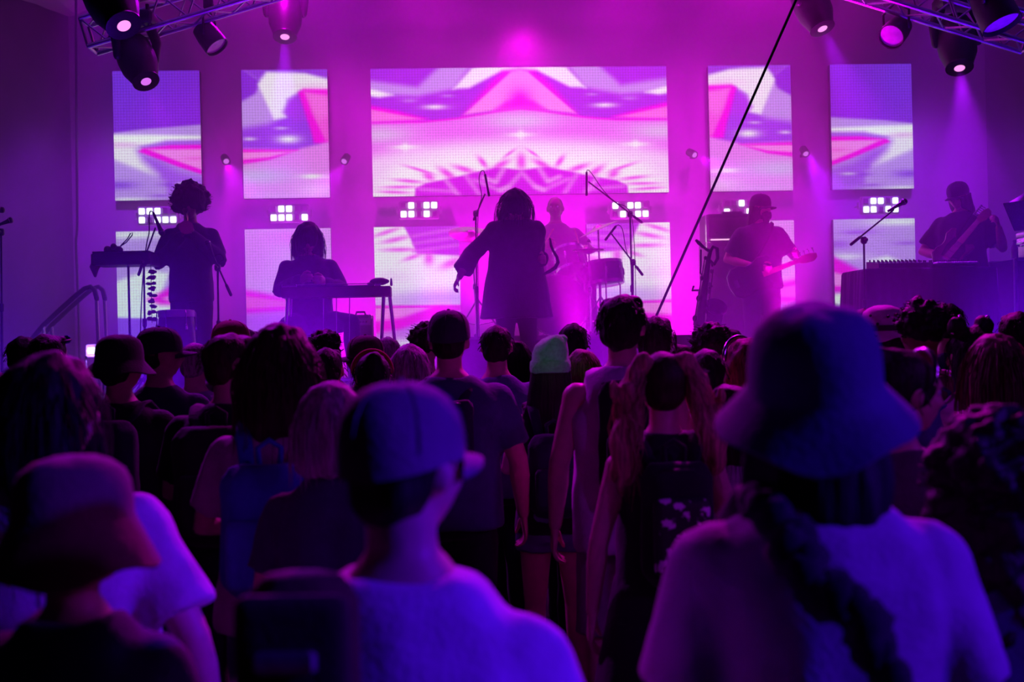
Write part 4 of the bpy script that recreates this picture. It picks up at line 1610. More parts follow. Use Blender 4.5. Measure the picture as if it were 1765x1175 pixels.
# --- bright floor lamp
D = 9.75
c0 = at(157, 604, D)
t = thing('floor_lamp', 'small bright blue white floor lamp beside the black bucket hat', 'stage light', (c0.x, c0.y, STAGE))
h = c0.z - STAGE
MB().box((0, .09, h), (.11, .14, .11), bev=.01).build('housing', M_BLACK, t)
MB().box((0, .012, h), (.062, .02, .058), bev=.006).build('lens', M_BLIND, t)
MB().tube([(-.07, .09, h), (-.07, .09, .02), (.07, .09, .02), (.07, .09, h)], .009, 8).build('yoke', M_BLKMET, t)
l = bpy.data.lights.new('floor_lamp_light', 'SPOT')
l.color, l.energy, l.spot_size, l.spot_blend, l.shadow_soft_size = (.35, .10, 1), 160, math.radians(120), 1, .03
lo = bpy.data.objects.new('floor_lamp_light', l)
COL.objects.link(lo)
lo.location = (c0.x, c0.y - .04, c0.z)
lo.rotation_euler = (math.radians(80), 0, .2)

# --- pedal steel guitar
D = 9.9
b = stage_xy(580, D)
t = thing('pedal_steel_guitar', 'flat pedal steel guitar on splayed thin legs before the seated player', 'instrument', b)
zt = at(580, 494, D).z - STAGE
xl, xr = at(489, 494, D).x - b.x, at(674, 494, D).x - b.x
MB().box(((xl + xr) / 2, 0, zt - .05), (xr - xl, .26, .085), bev=.006).build('body', M_WOOD, t)
MB().box(((xl + xr) / 2 - .04, 0, zt), (xr - xl - .2, .10, .015), bev=.004).build('fretboard', M_BLACK, t)
MB().box((xl + .06, 0, zt + .008), (.13, .16, .03), bev=.006).build('tuner_head', M_CHROME, t)
MB().box((xr - .11, 0, zt + .008), (.05, .13, .03), bev=.004).build('bridge', M_CHROME, t)
for k in range(10):
    y = -.045 + .01 * k
    MB().tube([(xl + .1, y, zt + .022), (xr - .1, y, zt + .022)], .0012, 4).build('string', M_CHROME, t)
for (x, y, ox, oy) in ((xl + .05, -.1, -.05, -.06), (xl + .05, .1, -.05, .06), (xr - .06, -.1, -.05, -.06), (xr - .02, .1, .07, .06)):
    MB().tube([(x, y, zt - .08), (x + ox, y + oy, .015)], [.016, .012], 10).build('leg', M_CHROME, t)
MB().box(((xl + xr) / 2 - .1, -.02, .10), (.62, .03, .04), bev=.006).build('pedal_rail', M_CHROME, t)
for k in range(3):
    MB().box((xl + .32 + .11 * k, -.07, .075), (.035, .13, .015), bev=.004).build('pedal', M_CHROME, t)
    MB().tube([(xl + .32 + .11 * k, -.02, .1), (xl + .34 + .11 * k, -.02, zt - .09)], .004, 6).build('pedal_rod', M_CHROME, t)
c0 = at(654, 491, D)
t = thing('slide_pouch', 'small rounded black pouch lying on the right end of the pedal steel guitar', 'pouch', (c0.x, b.y, b.z + zt + .008))
mb = MB().ball((0, 0, .03), (.085, .06, .032), 14, 8, bumpy=.1).ball((-.07, 0, .012), (.04, .04, .014), 10, 6)
mb.build('pouch', M_TOLEX, t, 180)
MB().tube([(.10, 0, 0), (.10, 0, .05)], [.012, .008], 8, round_ends=True).build('bottle_neck_slide', M_CHROME, t, 180)
# player's stool
b = stage_xy(528, 10.55)
t = thing('drum_stool', 'round padded stool under the seated steel guitar player', 'stool', b)
MB().lathe([(.10, .43), (.165, .44), (.175, .47), (.165, .50), (.10, .505), (0, .505)], seg=24).build('seat', M_TOLEX, t)
MB().tube([(0, 0, .1), (0, 0, .44)], .02, 10).build('post', M_CHROME, t)
for k in range(3):
    a = k * 2.094
    MB().tube([(0, 0, .22), (.25 * math.cos(a), .25 * math.sin(a), .012)], .011, 8).build('leg', M_CHROME, t)


def amplifier(label, px0, px1, py_top, d, depth=.28, red=None, zbase=STAGE, corner=True, controls=True, name='guitar_amplifier'):
    x0, x1 = at(px0, 587, d), at(px1, 587, d)
    c = (x0 + x1) / 2
    t = thing(name, label, 'amplifier', (c.x, c.y, zbase))
    w = (x1 - x0).length
    h = at((px0 + px1) / 2, py_top, d).z - zbase
    MB().box((0, 0, h / 2), (w, depth, h), bev=.012).build('cabinet', M_TOLEX, t)
    MB().box((0, -depth / 2 - .004, h * .42), (w * .9, .016, h * .74), bev=.004).build('speaker_grille', M_GRILLE, t)
    if controls:
        p = MB().box((0, -depth / 2 - .004, h * .9), (w * .9, .016, h * .1), bev=.003).build('control_panel', M_CHROME, t)
        for k in range(6):
            MB().lathe([(.010, 0), (.009, .016), (.004, .017)], (-w * .36 + w * .13 * k, -depth / 2 - .012, h * .9), 10, Matrix.Rotation(PI / 2, 4, 'X')).build('knob', M_BLACK, p)
    MB().tube([(-w * .2, 0, h), (-w * .17, 0, h + .03), (w * .17, 0, h + .03), (w * .2, 0, h)], .010, 8).build('handle', M_RUBBER, t, 180)
    if corner:
        for sx in (-1, 1):
            for z in (.02, h - .02):
                MB().box((sx * (w / 2 - .014), -depth / 2 + .012, z), (.036, .036, .044), bev=.008).build('corner_guard', M_CHROME, t)
    if red:
        MB().ball((w * .3, -depth / 2 - .014, h * .9), .008, 8, 6).build('pilot_lamp', emit('red_pilot', (1, .03, .08), 3), t)
    return t


amplifier('small dark amplifier with a red pilot lamp behind the pedal steel guitar', 602, 643, 543, 11.2, red=True)

# --- drum kit on a riser
RZ = STAGE + .45
a0, a1 = at(800, 587, 12.4), at(1125, 587, 12.4)
t = thing('drum_riser', 'low black riser under the drum kit', 'riser', ((a0.x + a1.x) / 2, 12.3, STAGE))
MB().box((0, 0, .43), (2.0, 1.9, .04), bev=.004).build('platform', M_DECK, t)
MB().box((0, -.94, .205), (1.98, .02, .41)).build('front_panel', M_SKIRT, t)
for sx in (-1, 1):
    for sy in (-1, 1):
        MB().box((sx * .94, sy * .88, .205), (.06, .06, .41), bev=.005).build('leg', M_BLKMET, t)


def drum(name, label, c, r, h, axis, legs=0, lugs=8, logo=False):
    """shell with heads, hoops and lugs; axis = direction of the batter head"""
    t = thing(name, label, 'drum', c, 0, 'drums of the kit')
    q = Vector(axis).normalized().to_track_quat('Z', 'Y').to_matrix().to_4x4()
    MB().lathe([(r * .985, -h / 2), (r, -h / 2 + .01), (r, h / 2 - .01), (r * .985, h / 2)], M=q, seg=36).build('shell', M_DRUM, t)
    for z, s in ((h / 2, 1), (-h / 2, -1)):
        MB().lathe([(r * .99, z - .002), (r * .99, z + s * .006), (r * .5, z + s * .008), (.001, z + s * .008)], M=q, seg=36).build('drum_head', M_DARKHEAD if logo else M_SKIN_HEAD, t)
        MB().lathe([(r * 1.0, z - .02 * s), (r * 1.03, z - .018 * s), (r * 1.03, z + .012 * s), (r * .985, z + .016 * s)], M=q, seg=36).build('hoop', M_CHROME if r < .25 else M_DRUM, t)
    for k in range(lugs):
        a = k * 2 * PI / lugs + .2
        c_, s_ = math.cos(a) * r * 1.03, math.sin(a) * r * 1.03
        mb = MB()
        mb.box((c_, s_, 0), (.022, .022, h * .35), None, .004)
        mb.tube([(c_, s_, -h / 2), (c_, s_, h / 2)], .004, 5)
        mb.v = [tuple(q @ Vector(p)) for p in mb.v]
        mb.build('tuning_lug', M_CHROME, t)
    for k in range(legs):
        a = k * 2 * PI / legs + .5
        x, y = math.cos(a) * r * 1.06, math.sin(a) * r * 1.06
        MB().tube([(x, y, .06), (x, y, RZ - c[2] + .012)], .008, 8).build('leg', M_CHROME, t)
    if logo:
        mb = MB()
        n = 32
        R = []
        for rr, y in ((.048, -h / 2 - .010), (.085, -h / 2 - .010), (.085, -h / 2 - .014), (.048, -h / 2 - .014)):
            R.append([(rr * math.cos(2 * PI * i / n) - .03, rr * math.sin(2 * PI * i / n) + .02, y) for i in range(n)])
        mb.rings(R, caps=False, closed=True)
        mb.v = [tuple(q @ Vector(p)) for p in mb.v]
        mb.build('port_ring', mat('white_ring', (.8, .8, .8), .4), t)
    return t


k = at(958, 522, 11.75)
kick_r = .29
drum('kick_drum', 'large kick drum with a pale port ring, behind the singer', (k.x, k.y, RZ + kick_r + .01), kick_r, .42, (0, .999, .0), 0, 10, True)
drum('rack_tom', 'rack tom tilted over the kick drum right of the singer', tuple(at(983, 452, 11.85)), .165, .24, (-.1, .45, .85))
drum('floor_tom', 'wide shallow tom on legs in front of the right lower screen', tuple(at(1040, 471, 11.9)), .20, .21, (-.08, .12, .99), 3)
drum('snare_drum', 'shallow snare drum beside the drummer knee', tuple(at(935, 468, 12.15)), .17, .14, (0, .15, .98), 3)


def cymbal_stand(label, base, tops, name='cymbal_stand'):
    t = thing(name, label, 'cymbal stand', base, 0, 'cymbal stands')
    L = Local(t)
    b_ = Vector(base)
    tp = Vector(tops)
    L.tube('pole', [b_ + Vector((0, 0, .08)), b_.lerp(tp, .5)], .014, M_CHROME)
    L.tube('pole', [b_.lerp(tp, .48), tp + Vector((0, 0, .05))], .0095, M_CHROME)
    MB().lathe([(.015, -.03), (.022, -.02), (.022, .02), (.015, .03)], (tp - b_) * .5, 12).build('clamp', M_CHROME, t)
    MB().lathe([(.006, 0), (.018, .004), (.016, .02), (.006, .026)], tp - b_ + Vector((0, 0, .02)), 10).build('wing_nut', M_BLACK, t)
    for k in range(3):
        a = .4 + k * 2.094
        f = Vector((math.cos(a) * .28, math.sin(a) * .28, .012))
        lg = L.tube('leg', [b_ + Vector((0, 0, .38)), b_ + f * .7 + Vector((0, 0, .12)), b_ + f], .009, M_CHROME)
        L.tube('brace', [b_ + Vector((0, 0, .12)), b_ + f * .6 + Vector((0, 0, .14))], .006, M_CHROME)
        MB().ball(f, .016, 8, 6).build('rubber_foot', M_RUBBER, lg, 180)
    return t


def cymbal(label, c, r, axis):
    q = Vector(axis).normalized().to_track_quat('Z', 'Y').to_matrix().to_4x4()
    o = MB().lathe([(.006, .028), (.02, .026), (.05, .016), (.06, .008), (r * .6, -.004), (r, -.018), (r, -.0205), (r * .6, -.007), (.06, .005), (.05, .013), (.02, .023), (.006, .025)], M=q, seg=48).build('cymbal', M_CYMBAL, None, 30)
    o.location = c
    return tag(o, label, 'cymbal', 'cymbals of the drum kit')


c0 = at(812, 401, 11.6)
cymbal('large crash cymbal tilted towards the crowd, left of the singer', c0, .225, (.08, -.42, .9))
cymbal_stand('cymbal stand under the left crash cymbal', (c0.x + .05, c0.y + .05, RZ), c0 + Vector((.0, .02, -.03)))
c0 = at(1031, 392, 11.75)
cymbal('crash cymbal seen nearly edge on, tilted right of the drummer', c0, .215, (-.39, -.05, .92))
cymbal_stand('cymbal stand under the tilted right crash cymbal', (c0.x + .01, c0.y, RZ), c0 - Vector((0, 0, .03)))
c0 = at(1015, 431, 11.6)
cymbal('upper of the two flat hi-hat cymbals', c0 + Vector((0, 0, .012)), .165, (0, -.03, 1))
cymbal('lower of the two flat hi-hat cymbals', c0 - Vector((0, 0, .012)), .165, (0, .03, -1))
t = cymbal_stand('hi-hat stand right of the rack tom', (c0.x, c0.y, RZ), c0 + Vector((0, 0, .06)), 'hi_hat_stand')
MB().box((0, -.12, .03), (.08, .26, .02), Euler((.12, 0, 0)), .006).build('pedal', M_CHROME, t)
# overhead and tom microphones
D = 11.25
mic_stand('boom stand left of the singer holding the left overhead microphone', stage_xy(822, D), at(820, 368, D), at(817, 378, D), at(836, 334, D), legs=.32)
microphone(at(843, 338, D), at(836, 300, D), 'thin overhead microphone left of the drummer', thin=True)
cable('microphone_cable', [at(836, 300, D), at(833, 294, D), at(828, 297, D), at(826, 312, D), at(830, 340, D), at(824, 370, D), at(824, 470, D), stage_xy(826, D)], .004, 'cable arching over the left overhead microphone')
mic_stand('tall boom stand right of the drum kit holding the right overhead microphone', stage_xy(1092, D), at(1086, 369, D), at(1106, 383, D), at(1014, 313, D), legs=.32)
microphone(at(1011, 337, D), at(1011, 296, D), 'thin overhead microphone hanging right of the drummer', thin=True)
cable('microphone_cable', [at(1011, 296, D), at(1014, 293, D), at(1022, 302, D), at(1040, 328, D), at(1060, 348, D), at(1086, 366, D), at(1094, 440, D), stage_xy(1096, D)], .004, 'cable running along the right overhead boom')
D = 10.9
mic_stand('shorter boom stand beside the floor tom', stage_xy(1089, D), at(1091, 452, D), at(1107, 473, D), at(1054, 403, D), legs=.30)
microphone(at(1043, 414, D), at(1062, 389, D), 'thin microphone slanting over the floor tom', thin=True)
cable('microphone_cable', [at(1062, 389, D), at(1067, 388, D), at(1073, 396, D), at(1078, 425, D), at(1081, 437, D), at(1088, 470, D), stage_xy(1087, D)], .004, 'cable looping from the floor tom microphone')
# drummer's throne
b = Vector((at(958, 587, 12.65).x, 12.62, RZ))
t = thing('drum_throne', 'round black drum throne under the drummer', 'stool', b)
MB().lathe([(.10, .42), (.17, .43), (.18, .47), (.165, .50), (0, .505)], seg=24).build('seat', M_TOLEX, t)
MB().tube([(0, 0, .1), (0, 0, .43)], .02, 10).build('post', M_CHROME, t)
for k in range(3):
    a = k * 2.094
    MB().tube([(0, 0, .2), (.24 * math.cos(a), .24 * math.sin(a), .012)], .011, 8).build('leg', M_CHROME, t)


def wedge(label, px, d, w=.5, h=.36, name='stage_monitor', rot=0.0, zb=STAGE, flip=False):
    p = stage_xy(px, d, zb)
    t = thing(name, label, 'loudspeaker', p, rot, 'floor wedge monitors')
    prof = [(-.20, 0), (.20, 0), (.22, .04), (.10, h), (-.08, h), (-.22, .12)]
    if flip:
        prof = [(-x, z) for x, z in prof]
    R = [[(sx * w / 2, y, z) for y, z in prof] for sx in (-1, 1)]
    MB().rings(R).build('cabinet', M_BLACK, t, 20)
    a, b_ = Vector((0, prof[2][0], prof[2][1])), Vector((0, prof[3][0], prof[3][1]))
    mid = (a + b_) / 2
    n = Vector((0, (b_ - a).z, -(b_ - a).y)).normalized()
    if flip:
        n = -n
    q = Euler((math.atan2(-n.y, n.z), 0, 0))
    MB().box(mid + n * .006, (w * .92, (b_ - a).length * .92, .014), q, .004).build('grille', M_GRILLE, t)
    for sx in (-1, 1):
        MB().box((sx * (w / 2 + .006), 0, h * .55), (.014, .12, .05), bev=.005).build('handle', M_RUBBER, t)
    return t


wedge('floor monitor left of the green beanie, facing the singer', 933, 9.95, .5, .40)
wedge('floor monitor hidden behind the round head right of the green beanie', 1000, 9.97, .34, .40)
wedge('floor monitor between the slanting rope and the baritone saxophone', 1183, 9.95, .46, .42)
wedge('small floor monitor left of the short haired man in mid crowd', 818, 10.0, .26, .42)
wedge('side monitor standing upright behind the tall man with the tank top', 1112, 12.1, .30, .48, flip=True, rot=PI / 2, zb=STAGE + .0)

# --- bass amplifier stack
D = 12.5
x0, x1 = at(1215, 587, D), at(1318, 587, D)
cx, cy = (x0.x + x1.x) / 2, x0.y
w = x1.x - x0.x
zc = at(1262, 419, D).z - STAGE
t = thing('bass_cabinet', 'tall bass speaker cabinet behind the bass player', 'amplifier', (cx, cy, STAGE))
MB().box((0, 0, .05 + (zc - .05) / 2), (w, .42, zc - .05), bev=.015).build('cabinet', M_TOLEX, t)
MB().box((0, -.212, .05 + (zc - .05) / 2), (w * .92, .012, zc * .9), bev=.004).build('speaker_grille', M_GRILLE, t)
for i in range(4):
    for s in (-1, 1):
        MB().lathe([(.115, 0), (.12, .004), (.12, .009), (.11, .011)], (s * w * .24, -.218, .2 + i * .31), 28, Matrix.Rotation(PI / 2, 4, 'X')).build('speaker_ring', M_BLACK, t)
for sx in (-1, 1):
    for sy in (-1, 1):
        MB().lathe([(.0, -.02), (.025, -.02), (.025, .02), (0, .02)], (sx * (w / 2 - .06), sy * .15, .025), 12, Matrix.Rotation(PI / 2, 4, 'Y')).build('caster', M_RUBBER, t)
    for z in (.08, zc - .03):
        MB().box((sx * (w / 2 - .02), -.195, z), (.05, .05, .06), bev=.01).build('corner_guard', M_CHROME, t)
hh = at(1262, 371, D).z - STAGE - zc
t = thing('bass_amplifier_head', 'bass amplifier head with a glowing strip on top of the tall cabinet', 'amplifier', (cx, cy, STAGE + zc))
MB().box((0, 0, hh / 2), (w * .98, .36, hh), bev=.012).build('case', M_TOLEX, t)
MB().box((0, -.183, hh * .55), (w * .9, .01, hh * .62), bev=.003).build('front_panel', M_GRILLE, t)
MB().box((-.04, -.186, hh * .09), (w * .74, .008, .014)).build('light_strip', emit('amp_strip', (1, .4, .8), 1.6), t)
for sx in (-1, 1):
    MB().box((sx * w * .475, -.16, hh / 2), (.03, .06, hh * .98), bev=.006).build('corner_strip', M_CHROME, t)
for k in range(5):
    MB().lathe([(.013, 0), (.011, .02), (.004, .021)], (-w * .32 + w * .16 * k, -.187, hh * .35), 10, Matrix.Rotation(PI / 2, 4, 'X')).build('knob', M_BLACK, t)
MB().box((0, 0, hh + .02), (.22, .10, .04), bev=.01).build('tuner_pedal', M_BLACK, t)

# --- baritone saxophone on its stand
D = 10.15
b = stage_xy(1212, D)
t = thing('baritone_saxophone', 'dark baritone saxophone upright on a stand left of the bass player', 'instrument', b)
o = Vector(b)
lp = lambda px, py, dd=D: at(px, py, dd) - o
body = [lp(1225, 432), lp(1221, 445), lp(1217, 480), lp(1211, 520), lp(1205, 560), lp(1203, 590)]
MB().tube(body, [.016, .022, .030, .038, .046, .050], 16).build('body_tube', M_SAX, t, 60)
bell = [lp(1203, 590), lp(1206, 606), lp(1218, 610), lp(1228, 596), lp(1230, 565), lp(1233, 540)]
MB().tube(bell, [.050, .052, .056, .060, .066, .075], 18).build('bow', M_SAX, t, 60)
fl = lp(1234, 530)
ax = Vector((.10, -.75, .65)).normalized()
MB().lathe([(.055, -.10), (.066, -.05), (.085, -.01), (.098, .008), (.100, .012), (.094, .008), (.06, -.045), (.045, -.1)], fl, 28, ax.to_track_quat('Z', 'Y').to_matrix().to_4x4()).build('bell', M_SAX, t, 60)
MB().tube([lp(1225, 432), lp(1229, 425), lp(1236, 428), lp(1237, 445), lp(1231, 455), lp(1224, 450)], .017, 12, round_ends=True).build('crook_loop', M_SAX, t, 60)
MB().tube([lp(1226, 434), lp(1218, 430), lp(1210, 424)], [.016, .013, .011], 10).build('neck', M_SAX, t, 60)
MB().tube([lp(1212, 426), lp(1204, 418), lp(1199, 413)], [.014, .017, .010], 10).build('mouthpiece', M_BLACK, t, 60)
rnd = random.Random(7)
for k in range(11):
    u = k / 10
    p = body[1].lerp(body[4], u)
    sd = -1 if k % 3 == 0 else 1
    q = p + Vector((sd * (.03 + .02 * u), -.03, 0))
    MB().lathe([(.0, 0), (.018 + .012 * u, 0), (.018 + .012 * u, .006), (0, .007)], q, 14, Vector((sd, -.8, .1)).to_track_quat('Z', 'Y').to_matrix().to_4x4()).build('key_cup', M_SAX, t)
MB().tube([body[1] + Vector((-.04, -.04, 0)), body[4] + Vector((-.06, -.05, 0))], .005, 6).build('key_rod', M_SAX, t)
MB().tube([body[1] + Vector((.03, -.05, -.1)), body[4] + Vector((.05, -.05, 0))], .005, 6).build('key_rod', M_SAX, t)
MB().tube([lp(1208, 430), lp(1208, 455), lp(1207, 470), lp(1212, 478), lp(1216, 462)], .008, 6).build('neck_strap', M_RUBBER, t, 180)
t = thing('saxophone_stand', 'black folding stand carrying the baritone saxophone', 'instrument stand', (b.x, b.y + .05, b.z))
MB().tube([(-.02, .06, .05), (-.0, .06, .8)], .011, 8).build('pole', M_BLKMET, t)
MB().tube([(-.08, -.08, .84), (-.07, .03, .81), (.06, .03, .81), (.08, -.08, .84)], .009, 8).build('cradle', M_RUBBER, t, 180)
for k in range(3):
    a = 1.5 + k * 2.094
    MB().tube([(-.02, .06, .25), (.26 * math.cos(a) - .02, .26 * math.sin(a) + .06, .012)], .010, 8).build('leg', M_BLKMET, t)

# --- cloth covered table, right
D = 10.05
b = stage_xy(1600, D + .25)
zt = at(1600, 460, D).z - STAGE
xl, xr = at(1486, 460, D).x - b.x, at(1716, 460, D).x - b.x
t = thing('table', 'long table carrying the mixer and keyboard, right side of the stage', 'table', b)
MB().box(((xl + xr) / 2, 0, zt - .03), (xr - xl, .56, .035), bev=.006).build('tabletop', M_WOOD, t)
for sx in (xl + .06, xr - .06):
    for y in (-.2, .2):
        MB().tube([(sx, y, 0), (sx, y, zt - .04)], .016, 8).build('leg', M_BLKMET, t)
mb = MB()
n = 220
rows = [(zt - .008, .0, 0), (zt - .03, .012, .3), (zt - .25, .022, .7), (zt - .5, .034, 1), (.22, .05, 1.2)]
R = []
per = []
L_, W_ = (xr - xl) / 2, .29
cxm = (xl + xr) / 2
for i in range(n):
    u = i / n * (4 * L_ + 4 * W_)
    if u < 2 * L_:
        p, nn = Vector((-L_ + u, -W_, 0)), Vector((0, -1, 0))
    elif u < 2 * L_ + 2 * W_:
        p, nn = Vector((L_, -W_ + u - 2 * L_, 0)), Vector((1, 0, 0))
    elif u < 4 * L_ + 2 * W_:
        p, nn = Vector((L_ - (u - 2 * L_ - 2 * W_), W_, 0)), Vector((0, 1, 0))
    else:
        p, nn = Vector((-L_, W_ - (u - 4 * L_ - 2 * W_), 0)), Vector((-1, 0, 0))
    per.append((p, nn))
for z, fl_, am in rows:
    R.append([tuple(p + nn * (fl_ + am * (.014 * math.sin(i * .42) + .010 * math.sin(i * 1.1 + 2))) + Vector((cxm, 0, z))) for i, (p, nn) in enumerate(per)])
mb.rings(R[::-1], caps=False)
mb.f.append(tuple(range(4 * n, 5 * n)))
cl = mb.build('tablecloth', cloth((.05, .02, .05)), None, 50)
cl.location = b
tag(cl, 'dark pleated cloth draped to the floor over the long table', 'tablecloth')


def console(name, label, px0, px1, py0, py1, d, slope, knobs, m=M_BLACK, keys=False):
    x0, x1 = at(px0, py1, d), at(px1, py1, d)
    c = (x0 + x1) / 2
    t = thing(name, label, 'music gear', (c.x, c.y, STAGE + zt + .004))
    w = x1.x - x0.x
    h = (py1 - py0) * d / 2000
    R = [[(sx * w / 2, -.15, 0), (sx * w / 2, .15, 0), (sx * w / 2, .15, h), (sx * w / 2, -.15, h * slope)] for sx in (-1, 1)]
    MB().rings(R).build('case', m, t, 20)
    nx, ny = knobs
    for i in range(nx):
        for j in range(ny):
            y = -.11 + .22 * j / max(1, ny - 1)
            z = h * (slope + (1 - slope) * (y + .15) / .3)
            MB().lathe([(.008, -.002), (.0075, .018), (.003, .019)], (-w / 2 + w * (i + .5) / nx, y, z), 8).build('knob', M_BLKMET, t)
    if keys:
        for i in range(24):
            MB().box((-w * .46 + w * .92 * (i + .5) / 24, -.19, h * .5), (w * .92 / 26, .12, .014), bev=.003).build('key', M_SKIN_HEAD, t)
    return t


console('mixing_desk', 'knobby mixing desk on the left of the cloth covered table', 1503, 1588, 445, 459, D + .2, .55, (12, 3))
console('synthesizer', 'low synthesizer beside the mixing desk in front of the guitar player', 1592, 1668, 448, 459, D + .2, .7, (10, 2), M_BLKMET, True)
D = 9.8
mic_stand('boom microphone stand before the cloth covered table', stage_xy(1491, D), at(1489, 414, D), at(1467, 421, D), at(1541, 361, D))
microphone(at(1563, 345, D), at(1530, 364, D), 'microphone at the end of the right boom stand')

# --- road case and gear at the far right
D = 10.7
b = stage_xy(1772, D)
t = thing('road_case', 'metal edged road case at the far right of the stage', 'case', b)
w = .46
h = at(1772, 449, D).z - STAGE
MB().box((0, 0, h / 2 + .03), (w, .5, h - .06), bev=.006).build('case', M_TOLEX, t)
for sx in (-1, 1):
    for sy in (-1, 1):
        MB().box((sx * w / 2, sy * .25, h / 2 + .03), (.03, .03, h - .05), bev=.004).build('edge_profile', M_ALU, t)
for z in (.06, h):
    for sy in (-1, 1):
        MB().box((0, sy * .25, z), (w, .03, .03), bev=.004).build('edge_profile', M_ALU, t)
for sx in (-1, 1):
    MB().lathe([(0, -.02), (.04, -.02), (.04, .02), (0, .02)], (sx * .18, -.15, .04), 14, Matrix.Rotation(PI / 2, 4, 'Y')).build('caster', M_RUBBER, t)
MB().box((0, -.262, h * .6), (.10, .012, .08), bev=.004).build('latch', M_CHROME, t)
t = thing('silver_cooler', 'silver boxy cooler standing on the road case at the right edge', 'cooler', (b.x + .12, b.y - .02, b.z + h + .02))
MB().box((.05, 0, .10), (.34, .40, .20), bev=.012).build('box', M_ALU, t)
MB().box((.05, 0, .225), (.35, .41, .05), bev=.012).build('lid', M_ALU, t)
MB().tube([(-.13, -.12, .12), (-.16, -.12, .14), (-.16, .12, .14), (-.13, .12, .12)], .009, 8).build('handle', M_CHROME, t, 180)
bp = at(1744, 448, D)
t = thing('water_bottle', 'small clear topped bottle standing on the road case', 'bottle', (bp.x, b.y - .05, b.z + h + .018))
MB().lathe([(.028, 0), (.031, .004), (.031, .10), (.012, .135), (.012, .15)], seg=18).build('bottle', mat('bottle_plastic', (.7, .7, .75), .15), t)
MB().lathe([(.015, .148), (.015, .168), (.012, .17)], seg=14).build('bottle_cap', M_SKIN_HEAD, t)
# side fill loudspeaker on a pole
D = 9.7
sp = at(1786, 350, D)
t = thing('loudspeaker', 'black loudspeaker tilted on a pole at the upper right edge', 'loudspeaker', (sp.x, sp.y, STAGE))
z0 = sp.z - STAGE
q = Euler((0, math.radians(-28), math.radians(20)))
mb = MB()
mb.rings([[(x, y, z) for x, y in ((-.22, -sc), (-.22, sc), (.2, sc * .7), (.2, -sc * .7))] for z, sc in ((-.11, .15), (.11, .15))])
mb.v = [tuple(q.to_matrix() @ Vector(p) + Vector((.04, 0, z0))) for p in mb.v]
mb.build('cabinet', M_BLACK, t, 20)
gm = MB().box((-.225, 0, 0), (.012, .31, .26), bev=.004)
gm.v = [tuple(q.to_matrix() @ Vector(p) + Vector((.04, 0, z0))) for p in gm.v]
gm.build('grille', M_GRILLE, t)
MB().tube([(.05, 0, .1), (.05, 0, z0 - .1)], .017, 10).build('pole', M_BLKMET, t)
for k in range(3):
    a = k * 2.094
    MB().tube([(.05, 0, .4), (.05 + .3 * math.cos(a), .3 * math.sin(a), .012)], .011, 8).build('leg', M_BLKMET, t)

# --- roof trusses and hanging fixtures
def truss(label, A, B, size=.26, bays=9):
    A, B = Vector(A), Vector(B)
    t = thing('roof_truss', label, 'truss', A)
    d = (B - A)
    u = Vector((0, 1, 0))
    w = d.normalized().cross(u).normalized()
    cs = [u * sx * size / 2 + w * sz * size / 2 for sx, sz in ((-1, -1), (1, -1), (1, 1), (-1, 1))]
    for c in cs:
        MB().tube([c, c + d], .022, 10).build('chord', M_ALU, t)
    for k in range(bays):
        a, b_ = d * (k / bays), d * ((k + 1) / bays)
        for i in range(4):
            c, c2 = cs[i], cs[(i + 1) % 4]
            MB().tube([c + a, c2 + b_] if k % 2 == 0 else [c2 + a, c + b_], .010, 6).build('brace', M_ALU, t)
    for i in range(4):
        MB().tube([cs[i], cs[(i + 1) % 4]], .014, 6).build('end_brace', M_ALU, t)
    return t


truss('aluminium roof truss rising from the upper left towards the middle', at(152, 62, 10.4), at(560, -60, 10.4), bays=12)
truss('aluminium roof truss rising from the upper right towards the middle', at(1780, 60, 10.4), at(1440, -45, 10.4), bays=10)


def moving_head(label, lens, direction, size, watts, color, cone, lensmat=M_LENS, hang=None, blend=.6):
    """hanging moving head lamp: base, yoke, tilting head with a bright lens and a real spot lamp"""
    lens = Vector(lens)
    d = Vector(direction).normalized()
    L = size * 1.35
    centre = lens - d * L * .62
    root = centre + Vector((0, 0, size * 1.15))
    t = thing('moving_head_light', label, 'stage light', root, 0, 'moving head lights on the trusses')
    q = d.to_track_quat('Z', 'Y').to_matrix().to_4x4()
    o = centre - root
    r = size * .5
    MB().lathe([(r * .35, -L * .55), (r * .7, -L * .52), (r * .95, -L * .3), (r, 0), (r * .95, L * .25), (r * .72, L * .50), (r * .66, L * .58), (r * .58, L * .60)], o, 24, q).build('head', M_BLACK, t, 40)
    MB().lathe([(0, L * .575), (r * .24, L * .585), (r * .30, L * .60), (r * .26, L * .62), (r * .13, L * .635), (0, L * .64)], o, 20, q).build('lens', lensmat, t, 180)
    MB().lathe([(r * .66, L * .57), (r * .70, L * .585), (r * .70, L * .61), (r * .6, L * .615)], o, 24, q).build('front_ring', M_BLKMET, t)
    sx = Vector((d.y, -d.x, 0)).normalized() if abs(d.z) < .99 else Vector((1, 0, 0))
    for s in (-1, 1):
        MB().tube([o + sx * s * r * 1.05, o + sx * s * r * 1.15 + Vector((0, 0, size * .5)), o + sx * s * r * .8 + Vector((0, 0, size * .9))], [r * .22, r * .26, r * .3], 8, round_ends=True).build('yoke_arm', M_BLACK, t, 60)
    MB().box((0, 0, -size * .12), (size * 1.0, size * .8, size * .32), bev=size * .06).build('base', M_BLACK, t)
    for s in (-1, 1):
        MB().tube([(s * size * .3, 0, 0), (s * size * .3, 0, size * .28)], size * .05, 8).build('clamp', M_BLKMET, t)
    if watts:
        s = spot(lens + d * .03, lens + d * 3, color, watts, cone, blend, .04)
        s.name = 'beam'
    return t


